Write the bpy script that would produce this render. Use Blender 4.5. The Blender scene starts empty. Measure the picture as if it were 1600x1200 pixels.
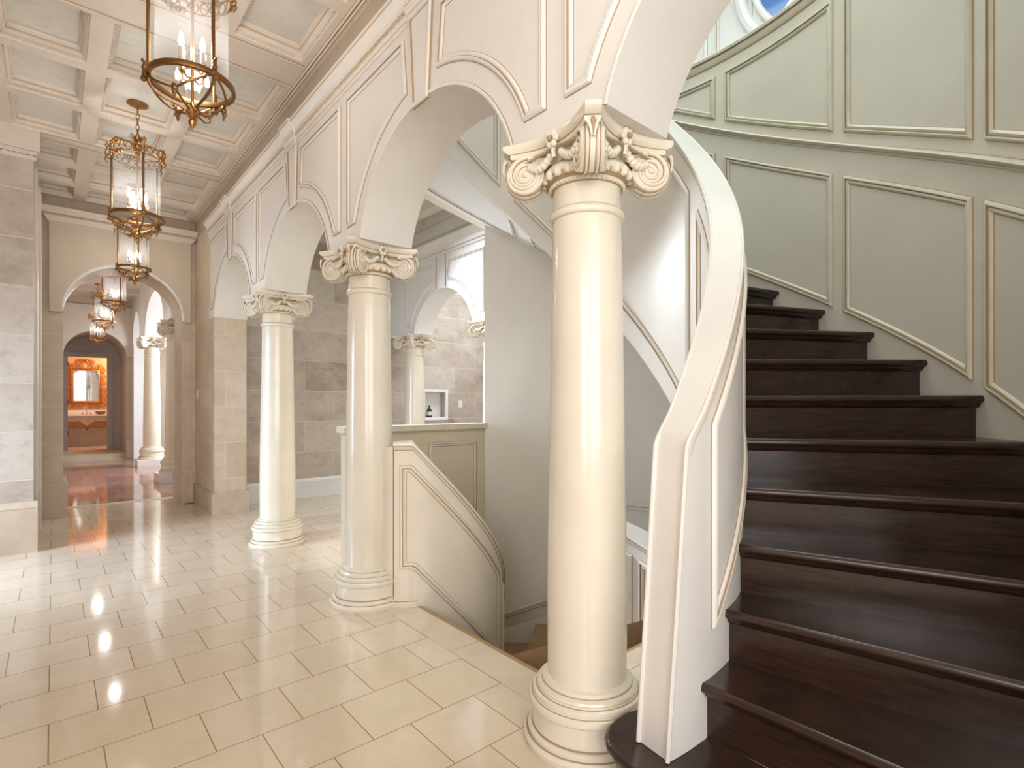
import bpy, bmesh, math, random
from mathutils import Vector, Matrix
random.seed(7)
PI = math.pi
sin, cos, rad = math.sin, math.cos, math.radians
sc = bpy.context.scene
COL = sc.collection

# ---------------------------------------------------------------- camera, world, exposure, big lights
cam_d = bpy.data.cameras.new('camera'); cam = bpy.data.objects.new('camera', cam_d); COL.objects.link(cam)
cam_d.sensor_width = 36.0; cam_d.sensor_fit = 'HORIZONTAL'
cam_d.lens = 830.0 / 1600.0 * 36.0
cam_d.shift_y = 31.0 / 1600.0
cam_d.clip_start = 0.02; cam_d.clip_end = 200
cam.location = (0, 0, 1.5)
cam.rotation_euler = (PI / 2, 0, -0.7125)
sc.camera = cam
sc.view_settings.view_transform = 'Standard'
sc.view_settings.look = 'None'
sc.view_settings.exposure = 0.10
sc.view_settings.gamma = 1.0
sc.view_settings.use_curve_mapping = False
sc.cycles.use_denoising = True
sc.cycles.max_bounces = 8
sc.cycles.diffuse_bounces = 5
sc.cycles.glossy_bounces = 4
sc.cycles.transparent_max_bounces = 12
sc.cycles.sample_clamp_indirect = 6.0

w = bpy.data.worlds.new('world'); sc.world = w; w.use_nodes = True
w.node_tree.nodes['Background'].inputs[0].default_value = (0.93, 0.95, 1.0, 1)
w.node_tree.nodes['Background'].inputs[1].default_value = 1.3


def area(name, loc, target, sx, sy, power, color, spread=PI):
    d = bpy.data.lights.new(name, 'AREA'); d.shape = 'RECTANGLE'; d.size = sx; d.size_y = sy
    d.energy = power; d.color = color; d.spread = spread
    o = bpy.data.objects.new(name, d); COL.objects.link(o); o.location = loc
    o.rotation_euler = (Vector(target) - Vector(loc)).to_track_quat('-Z', 'Y').to_euler()
    return o


# area lamps standing in for unseen daylight openings; only the left door is modelled
area('daylight_left_door', (-2.45, 6.2, 1.7), (1.6, 6.3, 0.0), 1.4, 2.0, 62, (0.62, 0.78, 1.0), rad(90))
area('daylight_foyer_window', (-2.4, -.9, 2.1), (3.8, 1.1, 1.5), 2.2, 2.4, 118, (1.0, 0.97, 0.95))
area('daylight_foyer_door', (-.4, -2.9, 2.3), (1.6, 4.0, 1.0), 2.6, 2.4, 90, (1.0, 0.98, 0.96))
area('daylight_stair_skylight', (3.9, 2.2, 7.25), (3.7, 2.2, 0), 2.6, 2.8, 110, (0.86, 1.0, 0.93))
area('daylight_side_passage', (5.9, 7.0, 4.2), (5.6, 7.4, 0), 1.2, 1.2, 70, (0.86, 0.94, 1.0))
area('passage_end_fill', (2.45, 8.2, 4.3), (3.9, 3.9, 1.2), 1.0, .8, 150, (0.84, 0.92, 1.0), rad(68))  # added cool fill, hidden behind the arch top, brightens the curved wall
area('far_hall_fill', (3.9, 14.2, 3.0), (1.2, 14.0, 1.0), 3.0, 1.6, 260, (0.86, 0.93, 1.0))  # fill lamp added to brighten the far room, no window modelled there


# ---------------------------------------------------------------- materials
def lin(r, g, b):
    f = lambda c: (c / 255 / 12.92) if c / 255 <= 0.04045 else ((c / 255 + 0.055) / 1.055) ** 2.4
    return (f(r), f(g), f(b), 1)


class NT:
    def __init__(s, name):
        s.m = bpy.data.materials.new(name); s.m.use_nodes = True
        s.t = s.m.node_tree; s.n = s.t.nodes; s.l = s.t.links
        s.b = s.n['Principled BSDF']; s.out = s.n['Material Output']

    def add(s, typ, **kw):
        n = s.n.new(typ)
        for k, v in kw.items():
            if k in n.inputs.keys() if isinstance(k, str) else False:
                n.inputs[k].default_value = v
            else:
                setattr(n, k, v)
        return n

    def link(s, a, b): s.l.new(a, b)


def noise(nt, vec, scale, detail=4, rough=.55, dist=0.0):
    n = nt.add('ShaderNodeTexNoise'); n.inputs['Scale'].default_value = scale
    n.inputs['Detail'].default_value = detail; n.inputs['Roughness'].default_value = rough
    n.inputs['Distortion'].default_value = dist
    if vec is not None: nt.link(vec, n.inputs['Vector'])
    return n.outputs['Fac']


def ramp(nt, fac, stops):
    r = nt.add('ShaderNodeValToRGB'); e = r.color_ramp.elements
    while len(e) < len(stops): e.new(0.5)
    for el, (p, c) in zip(e, stops): el.position = p; el.color = c
    nt.link(fac, r.inputs['Fac']); return r.outputs['Color']


def mix(nt, fac, a, b, mode='MIX'):
    m = nt.add('ShaderNodeMix'); m.data_type = 'RGBA'; m.blend_type = mode
    for sock, val in ((m.inputs[0], fac), (m.inputs[6], a), (m.inputs[7], b)):
        if hasattr(val, 'links'): nt.link(val, sock)
        else: sock.default_value = val
    return m.outputs[2]


def paint(name, col, rough=.42, var=.05, scale=3.0, coat=0.0):
    nt = NT(name)
    tc = nt.add('ShaderNodeTexCoord')
    f = noise(nt, tc.outputs['Object'], scale, 5, .6)
    d = tuple(c * (1 - var * 2) for c in col[:3]) + (1,); l = tuple(min(1, c * (1 + var)) for c in col[:3]) + (1,)
    c = ramp(nt, f, [(.3, d), (.7, l)])
    nt.link(c, nt.b.inputs['Base Color'])
    nt.b.inputs['Roughness'].default_value = rough
    nt.b.inputs['Coat Weight'].default_value = coat
    nt.b.inputs['Coat Roughness'].default_value = .12
    return nt.m


def simple(name, col, rough=.5, metal=0.0, emit=None, es=0.0):
    nt = NT(name)
    nt.b.inputs['Base Color'].default_value = col
    nt.b.inputs['Roughness'].default_value = rough
    nt.b.inputs['Metallic'].default_value = metal
    if emit:
        nt.b.inputs['Emission Color'].default_value = emit
        nt.b.inputs['Emission Strength'].default_value = es
    return nt.m


def blocks(name, bw, bh, z0, cols, mortar, msize=.004, rough=.45, floor=False, off=.5, x0=0.0):
    """stone blocks / tiles: walls map (x+y, z), floors map (x, y)"""
    nt = NT(name)
    tc = nt.add('ShaderNodeTexCoord'); sp = nt.add('ShaderNodeSeparateXYZ'); nt.link(tc.outputs['Object'], sp.inputs[0])
    cb = nt.add('ShaderNodeCombineXYZ')
    if floor:
        a = nt.add('ShaderNodeMath', operation='ADD'); nt.link(sp.outputs[0], a.inputs[0]); a.inputs[1].default_value = -x0
        b = nt.add('ShaderNodeMath', operation='ADD'); nt.link(sp.outputs[1], b.inputs[0]); b.inputs[1].default_value = -z0
    else:
        a = nt.add('ShaderNodeMath', operation='ADD'); nt.link(sp.outputs[0], a.inputs[0]); nt.link(sp.outputs[1], a.inputs[1])
        b = nt.add('ShaderNodeMath', operation='ADD'); nt.link(sp.outputs[2], b.inputs[0]); b.inputs[1].default_value = -z0
    nt.link(a.outputs[0], cb.inputs[0]); nt.link(b.outputs[0], cb.inputs[1])
    br = nt.add('ShaderNodeTexBrick'); nt.link(cb.outputs[0], br.inputs['Vector'])
    br.offset = off; br.inputs['Scale'].default_value = 1.0
    br.inputs['Brick Width'].default_value = bw; br.inputs['Row Height'].default_value = bh
    br.inputs['Mortar Size'].default_value = msize; br.inputs['Mortar Smooth'].default_value = .1
    br.inputs['Color1'].default_value = (0, 0, 0, 1); br.inputs['Color2'].default_value = (1, 1, 1, 1)
    br.inputs['Mortar'].default_value = (.5, .5, .5, 1); br.inputs['Bias'].default_value = 0
    base = ramp(nt, br.outputs['Color'], [(0, cols[0]), (.35, cols[1]), (.7, cols[2]), (1, cols[3])])
    # soft clouding, bands and pits
    mp = nt.add('ShaderNodeMapping'); nt.link(tc.outputs['Object'], mp.inputs['Vector'])
    mp.inputs['Scale'].default_value = (1, 1, 1) if floor else (1, 1, 1.3)
    n1 = noise(nt, mp.outputs[0], 2.6, 5, .6, .15 if not floor else .8)
    c = mix(nt, ramp(nt, n1, [(.35, (0, 0, 0, 1)), (.72, (.7, .7, .7, 1))]), base, cols[4])
    n2 = noise(nt, mp.outputs[0], 7 if not floor else 6, 10, .75, .1 if not floor else .9)
    c = mix(nt, ramp(nt, n2, [(.50, (0, 0, 0, 1)), (.72, (.42, .42, .42, 1))]), c, cols[5])
    c = mix(nt, br.outputs['Fac'], c, mortar)
    nt.link(c, nt.b.inputs['Base Color'])
    nt.b.inputs['Roughness'].default_value = rough
    if not floor:
        bp = nt.add('ShaderNodeBump'); bp.inputs['Strength'].default_value = .25; bp.inputs['Distance'].default_value = .01
        inv = nt.add('ShaderNodeMath', operation='SUBTRACT'); inv.inputs[0].default_value = 1; nt.link(br.outputs['Fac'], inv.inputs[1])
        nt.link(inv.outputs[0], bp.inputs['Height']); nt.link(bp.outputs[0], nt.b.inputs['Normal'])
    return nt.m


M = {}
M['cream'] = paint('cream_paint', lin(226, 221, 214), .45, .03, 2.0, .0)
M['column'] = paint('column_enamel', lin(227, 218, 200), .22, .03, 2.5, .35)
M['glaze'] = simple('brown_glaze', lin(166, 140, 108), .6)
M['soft_glaze'] = simple('soft_glaze', lin(196, 172, 142), .6)
M['sage'] = paint('sage_paint', lin(222, 216, 203), .4, .03, 1.5, .15)
M['sage_mold'] = paint('sage_molding_paint', lin(218, 211, 192), .4, .05, 6.0, .1)
M['taupe'] = paint('taupe_plaster', lin(205, 190, 170), .5, .05, 2.0)
M['frieze'] = paint('frieze_plaster', lin(188, 170, 150), .5, .05, 2.0)
M['grey'] = paint('grey_paint', lin(188, 180, 175), .5, .04, 2.0)
M['white'] = paint('white_paint', lin(232, 232, 230), .4, .02, 2.0)
STC = [lin(146, 130, 118), lin(184, 170, 157), lin(166, 150, 136), lin(198, 187, 175), lin(204, 194, 182), lin(120, 100, 84)]
M['stone'] = blocks('travertine_blocks', .97, .487, .246, STC, lin(205, 198, 188), .005)
M['stone_warm'] = blocks('warm_travertine_blocks', .7, .487, .0,
                         [lin(200, 182, 160), lin(214, 198, 178), lin(206, 188, 168), lin(219, 206, 190), lin(190, 170, 146), lin(170, 146, 118)],
                         lin(214, 204, 188), .004)
M['stone_plain'] = paint('travertine_plinth', lin(196, 178, 156), .45, .10, 3.0)
M['ceil_panel'] = None


def cloud_mat():
    nt = NT('clouded_ceiling_paint'); tc = nt.add('ShaderNodeTexCoord')
    mp = nt.add('ShaderNodeMapping'); mp.inputs['Scale'].default_value = (1.2, 3.0, 1); nt.link(tc.outputs['Object'], mp.inputs[0])
    f = noise(nt, mp.outputs[0], 1.6, 6, .6, 1.2)
    c = ramp(nt, f, [(.3, lin(196, 196, 184)), (.5, lin(214, 211, 202)), (.72, lin(206, 198, 192))])
    nt.link(c, nt.b.inputs['Base Color']); nt.b.inputs['Roughness'].default_value = .38
    return nt.m


M['ceil_panel'] = cloud_mat()
M['ceil'] = paint('ceiling_beam_paint', lin(216, 205, 192), .42, .04, 2.0)
M['floor'] = blocks('cream_marble_tiles', .367, .367, 2.198, [lin(214, 196, 174), lin(222, 206, 184), lin(217, 199, 176), lin(226, 212, 192), lin(208, 188, 162), lin(226, 214, 200)],
                    lin(150, 122, 90), .0026, .08, True, .5, -.016 + .1835)
M['floor_border'] = blocks('cream_marble_border', .22, .74, 1.2, [lin(214, 196, 174), lin(222, 206, 184), lin(217, 199, 176), lin(226, 212, 192), lin(208, 188, 162), lin(226, 214, 200)],
                           lin(168, 140, 106), .0022, .10, True, 0, 1.82)
M['floor_pink'] = blocks('rose_marble_tiles', 1.6, .8, 0, [lin(176, 138, 124), lin(186, 148, 134), lin(168, 128, 114), lin(192, 156, 142), lin(150, 108, 94), lin(206, 180, 168)],
                         lin(120, 86, 74), .003, .06, True)
M['tan'] = paint('tan_carpet', lin(168, 138, 104), .8, .05, 20)
M['guard'] = paint('beige_paint', lin(214, 202, 176), .42, .03, 2.0)
M['slab'] = simple('brown_nosing_wood', lin(170, 134, 88), .4)


def wood_mat():
    nt = NT('espresso_wood'); tc = nt.add('ShaderNodeTexCoord')
    mp = nt.add('ShaderNodeMapping'); mp.inputs['Scale'].default_value = (3, 3, 30); nt.link(tc.outputs['Object'], mp.inputs[0])
    f = noise(nt, mp.outputs[0], 2.0, 6, .65, .3)
    c = ramp(nt, f, [(.3, lin(36, 24, 19)), (.7, lin(62, 42, 32))])
    nt.link(c, nt.b.inputs['Base Color'])
    f2 = noise(nt, tc.outputs['Object'], 5, 4, .6)
    r = ramp(nt, f2, [(.3, (.18, .18, .18, 1)), (.7, (.28, .28, .28, 1))])
    nt.link(r, nt.b.inputs['Roughness'])
    return nt.m


M['wood'] = wood_mat()
M['brass'] = simple('antique_brass', lin(176, 134, 82), .30, 1.0)
M['brass_dark'] = simple('dark_brass', lin(140, 104, 66), .38, 1.0)
M['gold'] = simple('gilded_wood', lin(190, 132, 60), .4, .7)
M['candle'] = simple('candle_sleeve', lin(176, 140, 112), .5)
M['bulb'] = simple('lit_bulb', (1, 1, 1, 1), .3, 0, (1, .95, .88, 1), 60)
M['black'] = simple('black_hardware', lin(30, 26, 24), .4)
M['mirror'] = simple('mirror_glass', (.9, .9, .9, 1), .02, 1.0)
M['orange'] = paint('orange_wall', lin(222, 168, 122), .5, .06, 4)
M['amber'] = simple('amber_glass', lin(52, 26, 14), .1)
M['plastic'] = simple('white_plastic', lin(225, 222, 215), .4)
M['sky'] = simple('window_pane_sky', lin(60, 92, 140), .1, 0, lin(70, 110, 170), .6)


def glass_mat(name, tint):
    nt = NT(name); nt.n.remove(nt.b)
    tr = nt.add('ShaderNodeBsdfTransparent'); tr.inputs[0].default_value = tint
    gl = nt.add('ShaderNodeBsdfGlossy'); gl.inputs['Roughness'].default_value = .04
    tl = nt.add('ShaderNodeBsdfTranslucent'); tl.inputs[0].default_value = (.95, .97, 1, 1)
    m1 = nt.add('ShaderNodeMixShader'); m1.inputs[0].default_value = .05; nt.link(tr.outputs[0], m1.inputs[1]); nt.link(tl.outputs[0], m1.inputs[2])
    m2 = nt.add('ShaderNodeMixShader'); m2.inputs[0].default_value = .06; nt.link(m1.outputs[0], m2.inputs[1]); nt.link(gl.outputs[0], m2.inputs[2])
    nt.link(m2.outputs[0], nt.out.inputs[0]); return nt.m


M['glass'] = glass_mat('clear_glass', (.97, .985, .985, 1))


# ---------------------------------------------------------------- mesh builder
class MB:
    def __init__(s): s.v = []; s.f = []; s.mi = []

    def vert(s, p): s.v.append(tuple(p)); return len(s.v) - 1

    def face(s, idx, m=0): s.f.append(tuple(idx)); s.mi.append(m)

    def grid(s, rows, m=0, closed_u=False, closed_v=False, mats=None):
        """rows: list of point lists; mats: material per row gap"""
        base = len(s.v); nr = len(rows); nc = len(rows[0])
        for r in rows:
            for p in r: s.v.append(tuple(p))
        for i in range(nr if closed_u else nr - 1):
            i2 = (i + 1) % nr
            mm = mats[i] if mats else m
            for j in range(nc if closed_v else nc - 1):
                j2 = (j + 1) % nc
                s.face((base + i * nc + j, base + i * nc + j2, base + i2 * nc + j2, base + i2 * nc + j), mm)

    def box(s, x0, x1, y0, y1, z0, z1, m=0):
        b = len(s.v)
        for x in (x0, x1):
            for y in (y0, y1):
                for z in (z0, z1): s.v.append((x, y, z))
        for q in ((0, 1, 3, 2), (4, 6, 7, 5), (0, 4, 5, 1), (2, 3, 7, 6), (0, 2, 6, 4), (1, 5, 7, 3)):
            s.face([b + k for k in q], m)

    def poly(s, pts, m=0):
        b = len(s.v); s.v += [tuple(p) for p in pts]; s.face(range(b, b + len(pts)), m)

    def prism(s, pts, z0, z1, m=0):
        """vertical prism over a xy outline"""
        n = len(pts); b = len(s.v)
        s.v += [(p[0], p[1], z0) for p in pts] + [(p[0], p[1], z1) for p in pts]
        s.face(range(b, b + n)[::-1], m); s.face(range(b + n, b + 2 * n), m)
        for i in range(n): j = (i + 1) % n; s.face((b + i, b + j, b + n + j, b + n + i), m)

    def lathe(s, prof, c=(0, 0), seg=48, mats=None, m=0):
        rows = [[(c[0] + r * cos(2 * PI * k / seg), c[1] + r * sin(2 * PI * k / seg), z) for k in range(seg)] for r, z in prof]
        s.grid(rows, m, closed_v=True, mats=mats)

    def tube(s, path, r, seg=8, m=0, closed=False, caps=True, taper=None):
        path = [Vector(p) for p in path]; n = len(path); rows = []
        up = Vector((0, 0, 1)); prev = None
        for i, p in enumerate(path):
            if closed: t = (path[(i + 1) % n] - path[i - 1])
            else: t = path[min(i + 1, n - 1)] - path[max(i - 1, 0)]
            if t.length < 1e-9: t = Vector((0, 0, 1))
            t.normalize()
            if prev is None:
                a = up if abs(t.dot(up)) < .95 else Vector((1, 0, 0))
                nrm = (a - t * a.dot(t)).normalized()
            else:
                nrm = prev - t * prev.dot(t)
                nrm = nrm.normalized() if nrm.length > 1e-6 else Vector((1, 0, 0))
            prev = nrm; bn = t.cross(nrm)
            rr = r if taper is None else r * (taper[0] + (taper[1] - taper[0]) * i / (n - 1))
            rows.append([p + nrm * (rr * cos(2 * PI * k / seg)) + bn * (rr * sin(2 * PI * k / seg)) for k in range(seg)])
        b = len(s.v)
        s.grid(rows, m, closed_u=closed, closed_v=True)
        if not closed and caps:
            s.face([b + k for k in range(seg)][::-1], m); e = b + (n - 1) * seg; s.face([e + k for k in range(seg)], m)

    def sphere(s, c, r, seg=10, rings=6, m=0, sz=1.0):
        rows = []
        for i in range(rings + 1):
            a = PI * i / rings
            rr = max(sin(a), .001) * r
            rows.append([(c[0] + rr * cos(2 * PI * k / seg), c[1] + rr * sin(2 * PI * k / seg), c[2] + cos(a) * r * sz) for k in range(seg)])
        s.grid(rows, m, closed_v=True)

    def build(s, name, mats, parent=None, smooth=35, fix=True):
        if not isinstance(mats, (list, tuple)): mats = [mats]
        me = bpy.data.meshes.new(name)
        me.from_pydata(s.v, [], s.f)
        for mt in mats: me.materials.append(M[mt] if isinstance(mt, str) else mt)
        me.polygons.foreach_set('material_index', s.mi)
        bm = bmesh.new(); bm.from_mesh(me)
        bmesh.ops.remove_doubles(bm, verts=bm.verts, dist=1e-5)
        if fix: bmesh.ops.recalc_face_normals(bm, faces=bm.faces)
        bm.to_mesh(me); bm.free()
        if smooth:
            me.shade_smooth(); me.set_sharp_from_angle(angle=rad(smooth))
        me.update()
        o = bpy.data.objects.new(name, me); COL.objects.link(o)
        if parent: o.parent = parent
        return o


def tag(o, label=None, cat=None, group=None, kind=None):
    if label: o['label'] = label
    if cat: o['category'] = cat
    if group: o['group'] = group
    if kind: o['kind'] = kind
    return o


def empty(name, label, cat, loc=(0, 0, 0), rz=0.0, group=None):
    o = bpy.data.objects.new(name, None); COL.objects.link(o); o.location = loc; o.rotation_euler = (0, 0, rz)
    o.empty_display_size = .1
    return tag(o, label, cat, group)


KIDS = {}


def copy_tree(o, loc, rz=0.0, label=None, scale=None):
    def kids(p): return [c for c in ALL() if c.parent == p]
    r = o.copy(); COL.objects.link(r); r.location = loc; r.rotation_euler = (0, 0, rz)
    if scale: r.scale = scale
    if label: r['label'] = label
    for ch in kids(o):
        c = ch.copy(); COL.objects.link(c); c.parent = r
        for g in kids(ch):
            d = g.copy(); COL.objects.link(d); d.parent = c
    return r


def ALL(): return list(bpy.data.objects)


def struct(o, label=None):
    o['kind'] = 'structure'
    if label: o['label'] = label
    return o


# mitred offset of a closed 2-D outline (CCW, positive = inward)
def inset(poly, d):
    n = len(poly); out = []
    for i in range(n):
        p0, p1, p2 = poly[i - 1], poly[i], poly[(i + 1) % n]
        e1 = (p1[0] - p0[0], p1[1] - p0[1]); e2 = (p2[0] - p1[0], p2[1] - p1[1])
        l1 = math.hypot(*e1) or 1; l2 = math.hypot(*e2) or 1
        n1 = (-e1[1] / l1, e1[0] / l1); n2 = (-e2[1] / l2, e2[0] / l2)
        k = 1 + n1[0] * n2[0] + n1[1] * n2[1]
        k = max(k, .25)
        out.append((p1[0] + (n1[0] + n2[0]) / k * d, p1[1] + (n1[1] + n2[1]) / k * d))
    return out


def area2(poly): return sum(poly[i - 1][0] * poly[i][1] - poly[i][0] * poly[i - 1][1] for i in range(len(poly)))


def densify(poly, step):
    out = []
    for i in range(len(poly)):
        a, b = poly[i], poly[(i + 1) % len(poly)]
        n = max(1, int(math.ceil(math.hypot(b[0] - a[0], b[1] - a[1]) / step)))
        for k in range(n): out.append((a[0] + (b[0] - a[0]) * k / n, a[1] + (b[1] - a[1]) * k / n))
    return out


# panel moulding: (offset, height, material of the band that follows); 1 = brown glaze left in the grooves
PM = [(0, 0, 1), (.003, .005, 0), (.008, .015, 0), (.016, .019, 0), (.021, .017, 1), (.024, .009, 1), (.026, .010, 0), (.036, .013, 0), (.043, .009, 0), (.047, .003, 1), (.050, 0, 0)]


def scaled(pm, k): return [(a * k, b * k, m) for a, b, m in pm]


def molding(mb, poly, mapf, prof=PM, step=None):
    if area2(poly) < 0: poly = poly[::-1]
    # offset the corner polygon first, then densify each equally
    rows = []
    for off, h, m in prof:
        q = inset(poly, off)
        if step:
            qq = []
            for i in range(len(poly)):
                a, b = poly[i], poly[(i + 1) % len(poly)]
                n = max(1, int(math.ceil(math.hypot(b[0] - a[0], b[1] - a[1]) / step)))
                A, B = q[i], q[(i + 1) % len(q)]
                for k in range(n): qq.append((A[0] + (B[0] - A[0]) * k / n, A[1] + (B[1] - A[1]) * k / n))
            q = qq
        rows.append([mapf(x, y, h) for x, y in q])
    mb.grid(rows, closed_v=True, mats=[p[2] for p in prof[:-1]])


def sweep(mb, path, prof, mats=None, closed=False, caps=True):
    """path: list of (point, outward unit vector); prof: list of (out, up)"""
    rows = []
    for a, b in prof:
        rows.append([(p[0] + n[0] * a, p[1] + n[1] * a, p[2] + b) for p, n in path])
    base = len(mb.v)
    mb.grid(rows, closed_v=closed, mats=mats)
    if caps and not closed:
        nc = len(path)
        mb.face([base + i * nc for i in range(len(prof))]); mb.face([base + i * nc + nc - 1 for i in range(len(prof))])


# ---------------------------------------------------------------- the hall geometry
XF, XB = 1.64, 2.04            # front and back of the arcade wall
ZS, ZC, RA = 2.67, 2.44, .85   # springing, arch centre, radius
HS = math.sqrt(RA * RA - (ZS - ZC) ** 2)
CX, CY = 1.866, 2.483          # stair axis
RI, RO = 1.43, 2.711
DT, T0, RZ = .149016, -1.565802, .220736


def nos(t): return 2 * RZ + (t - T0) / DT * RZ          # nosing height at angle t (rad)


def P(t, r, z): return (CX + r * cos(t), CY + r * sin(t), z)


# --- floors
mb = MB()
mb.box(-4.0, 1.82, -3.0, 9.98, -.12, 0)
mb.box(1.82, XB, -3.0, .9, -.12, 0)
mb.box(XB, 6.9, -3.0, .9, -.12, 0)
mb.box(XB, 4.9, .9, 1.97, -.12, 0)
mb.box(1.82, 6.9, 4.56, 9.98, -.12, 0)
struct(mb.build('floor', 'floor', smooth=0), 'polished cream marble tile floor laid in running bond')
mb = MB(); mb.box(1.8225, XB, .9, 4.56, -.12, .0)
struct(mb.build('floor', 'floor_border', smooth=0), 'border course of cream marble along the stair opening')
mb = MB(); mb.box(-1.2, 6.0, 9.98, 18.05, -.12, -.001)
struct(mb.build('floor', 'floor_pink', smooth=0), 'polished rose marble floor beyond the first arch')
mb = MB(); mb.box(-.5, 3.0, 18.05, 23, -.12, .148)
struct(mb.build('floor', 'stone_plain', smooth=0), 'raised stone floor leading to the powder room')
mb = MB(); mb.box(XB, XB + .035, 2.0, 3.52, -.16, -.004); mb.box(XB + .0, 4.7, 1.97, 2.0, -.16, -.004)
struct(mb.build('trim_1', 'slab', smooth=0), 'brown wood nosing on the edge of the stair opening')
mb = MB(); mb.box(.1, 1.47, 9.9, 10.06, -.02, .004)
struct(mb.build('trim_2', 'ceil', smooth=0), 'pale stone threshold strip under the arch')

# --- arcade wall
BAYS = [(.509, 1.0, -.591, 1.609), (2.709, 1.0, 1.609, 3.809), (4.909, 1.0, 3.809, 6.009), (7.155, .865 / HS, 6.009, 8.32)]
WT = 4.72


def bay_curve(yc, k, y0, y1, r=RA, hs=HS, zs=ZS, zc=ZC, n=36):
    pts = [(y0, zs), (yc - hs * k - 1e-4, zs)]
    a0 = math.asin((zs - zc) / r)
    for i in range(n + 1):
        a = PI - a0 - (PI - 2 * a0) * i / n
        pts.append((yc + r * k * cos(a), zc + r * sin(a)))
    pts += [(yc + hs * k + 1e-4, zs), (y1, zs)]
    return pts


mb = MB()
curve = []
for b in BAYS: curve += bay_curve(*b)
front = [(XF, y, z) for y, z in curve]; back = [(XB, y, z) for y, z in curve]
mb.grid([[(XF, y, WT) for y, z in curve], front, back, [(XB, y, WT) for y, z in curve]])
mb.grid([[(XF, y, WT) for y, z in curve], [(XB, y, WT) for y, z in curve]])
wall_r = struct(mb.build('wall_right', 'cream', smooth=50), 'cream arcade wall of round arches on columns beside the hall')
mb = MB()   # raised archivolt edge, front and back
for b in BAYS:
    c = [p for p in bay_curve(*b)][1:-1]
    for X, sg in ((XF, -1), (XB, 1)):
        def off(d):
            o = []
            for i, (y, z) in enumerate(c):
                v = Vector((y - b[0], z - ZC)).normalized(); o.append((y + v.x * d, z + v.y * d))
            return o
        prof = [(0, 0, 0), (0, .007, 0), (.012, .010, 0), (.018, .007, 1), (.021, 0, 1)]
        mb.grid([[(X + sg * h, y, z) for y, z in off(d)] for d, h, m in prof], mats=[q[2] for q in prof[:-1]])
mb.build('arch_edge_molding', ['cream', 'glaze'], wall_r)


def mapwall(X, sg): return lambda s_, t_, h: (X + sg * h, s_, t_)


def spandrel(mb, yc, k, side, mapf, prof=PM, half=1.1, top=3.74):
    """panel outline between keystone of the arch at yc and the middle of the pier (side -1/+1)"""
    r = RA + .115
    yin, yout = .135, half - .055
    z0 = 2.79
    pts = []
    a_in = math.acos(.165 / (r * k)); a_out = math.asin((z0 - ZC) / r)
    pts.append((.165, ZC + r * sin(a_in)))
    n = 22
    for i in range(1, n + 1):
        a = a_in + (a_out - a_in) * i / n
        pts.append((r * k * cos(a), ZC + r * sin(a)))
    pts.append((yout, z0)); pts.append((yout, top)); pts.append((.205, top))
    pts = [(yc + side * y, z) for y, z in pts]
    molding(mb, pts, mapf, prof)


mb = MB()
for yc, k, y0, y1 in BAYS:
    for side in (-1, 1):
        half = (yc - y0) if side < 0 else (y1 - yc)
        spandrel(mb, yc, k, side, mapwall(XF, -1), half=min(half, 1.15))
mb.build('panel_molding', ['cream', 'glaze'], wall_r)
mb = MB()   # keystones
for yc, k, y0, y1 in BAYS:
    pts = [(yc - .075, 3.275), (yc + .075, 3.275), (yc + .115, 3.82), (yc - .115, 3.82)]
    prof = [(-.012, 0, 1), (-.010, .012, 0), (0, .022, 0), (.008, .022, 1), (.012, .014, 1), (.016, .014, 0), (.0375, .014, 0)]
    rows = []
    molding(mb, pts, mapwall(XF, -1), prof)
    mb.poly([(XF - .0145, yc - .05, 3.3), (XF - .0145, yc + .05, 3.3), (XF - .0145, yc + .085, 3.81), (XF - .0145, yc - .085, 3.81)])
    mb.box(XF - .02, XF, yc - .075, yc + .075, 3.268, 3.29)
mb.build('keystone', ['cream', 'glaze'], wall_r)
# entablature with breaks over the keystones
ENT = [(0, 3.80, 0), (.012, 3.80, 0), (.014, 3.825, 1), (.018, 3.828, 0), (.020, 3.845, 0), (.026, 3.848, 0), (.026, 3.88, 1), (.030, 3.884, 0), (.030, 3.925, 0), (.034, 3.93, 0), (.045, 3.945, 0), (.066, 3.962, 0), (.070, 3.966, 1), (.078, 3.968, 0), (.080, 3.99, 0), (0, 3.995, 0)]
path = []
ys = [-.6]
for yc, k, y0, y1 in BAYS: ys += [yc - .13, yc + .13]
ys.append(8.3)
x = 0
mb = MB()


def run(y0, y1, ex):
    sweep(mb, [((XF - ex, y0, 0), (-1, 0, 0)), ((XF - ex, y1, 0), (-1, 0, 0))], [(a, b) for a, b, m in ENT], [m for a, b, m in ENT[:-1]])


prev = -.6
for yc, k, y0, y1 in BAYS:
    run(prev, yc - .13, 0); run(yc - .13, yc + .13, .018); prev = yc + .13
run(prev, 8.32, 0)
mb.build('entablature', ['cream', 'soft_glaze'], wall_r)
mb = MB()   # bead row
y = -.2
while y < 8.25:
    if y < 5.2: mb.sphere((XF - .030, y, 3.866), .0125, 6, 4)
    else: mb.sphere((XF - .030, y, 3.866), .0125, 5, 3)
    y += .036
bd = mb.build('bead_molding', 'soft_glaze', wall_r, smooth=60)
mb = MB(); mb.box(XF - .001, XF + .02, -.6, 9.3, 3.995, 4.26)
struct(mb.build('trim_3', 'frieze', smooth=0), 'taupe frieze band above the arcade cornice')

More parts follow.
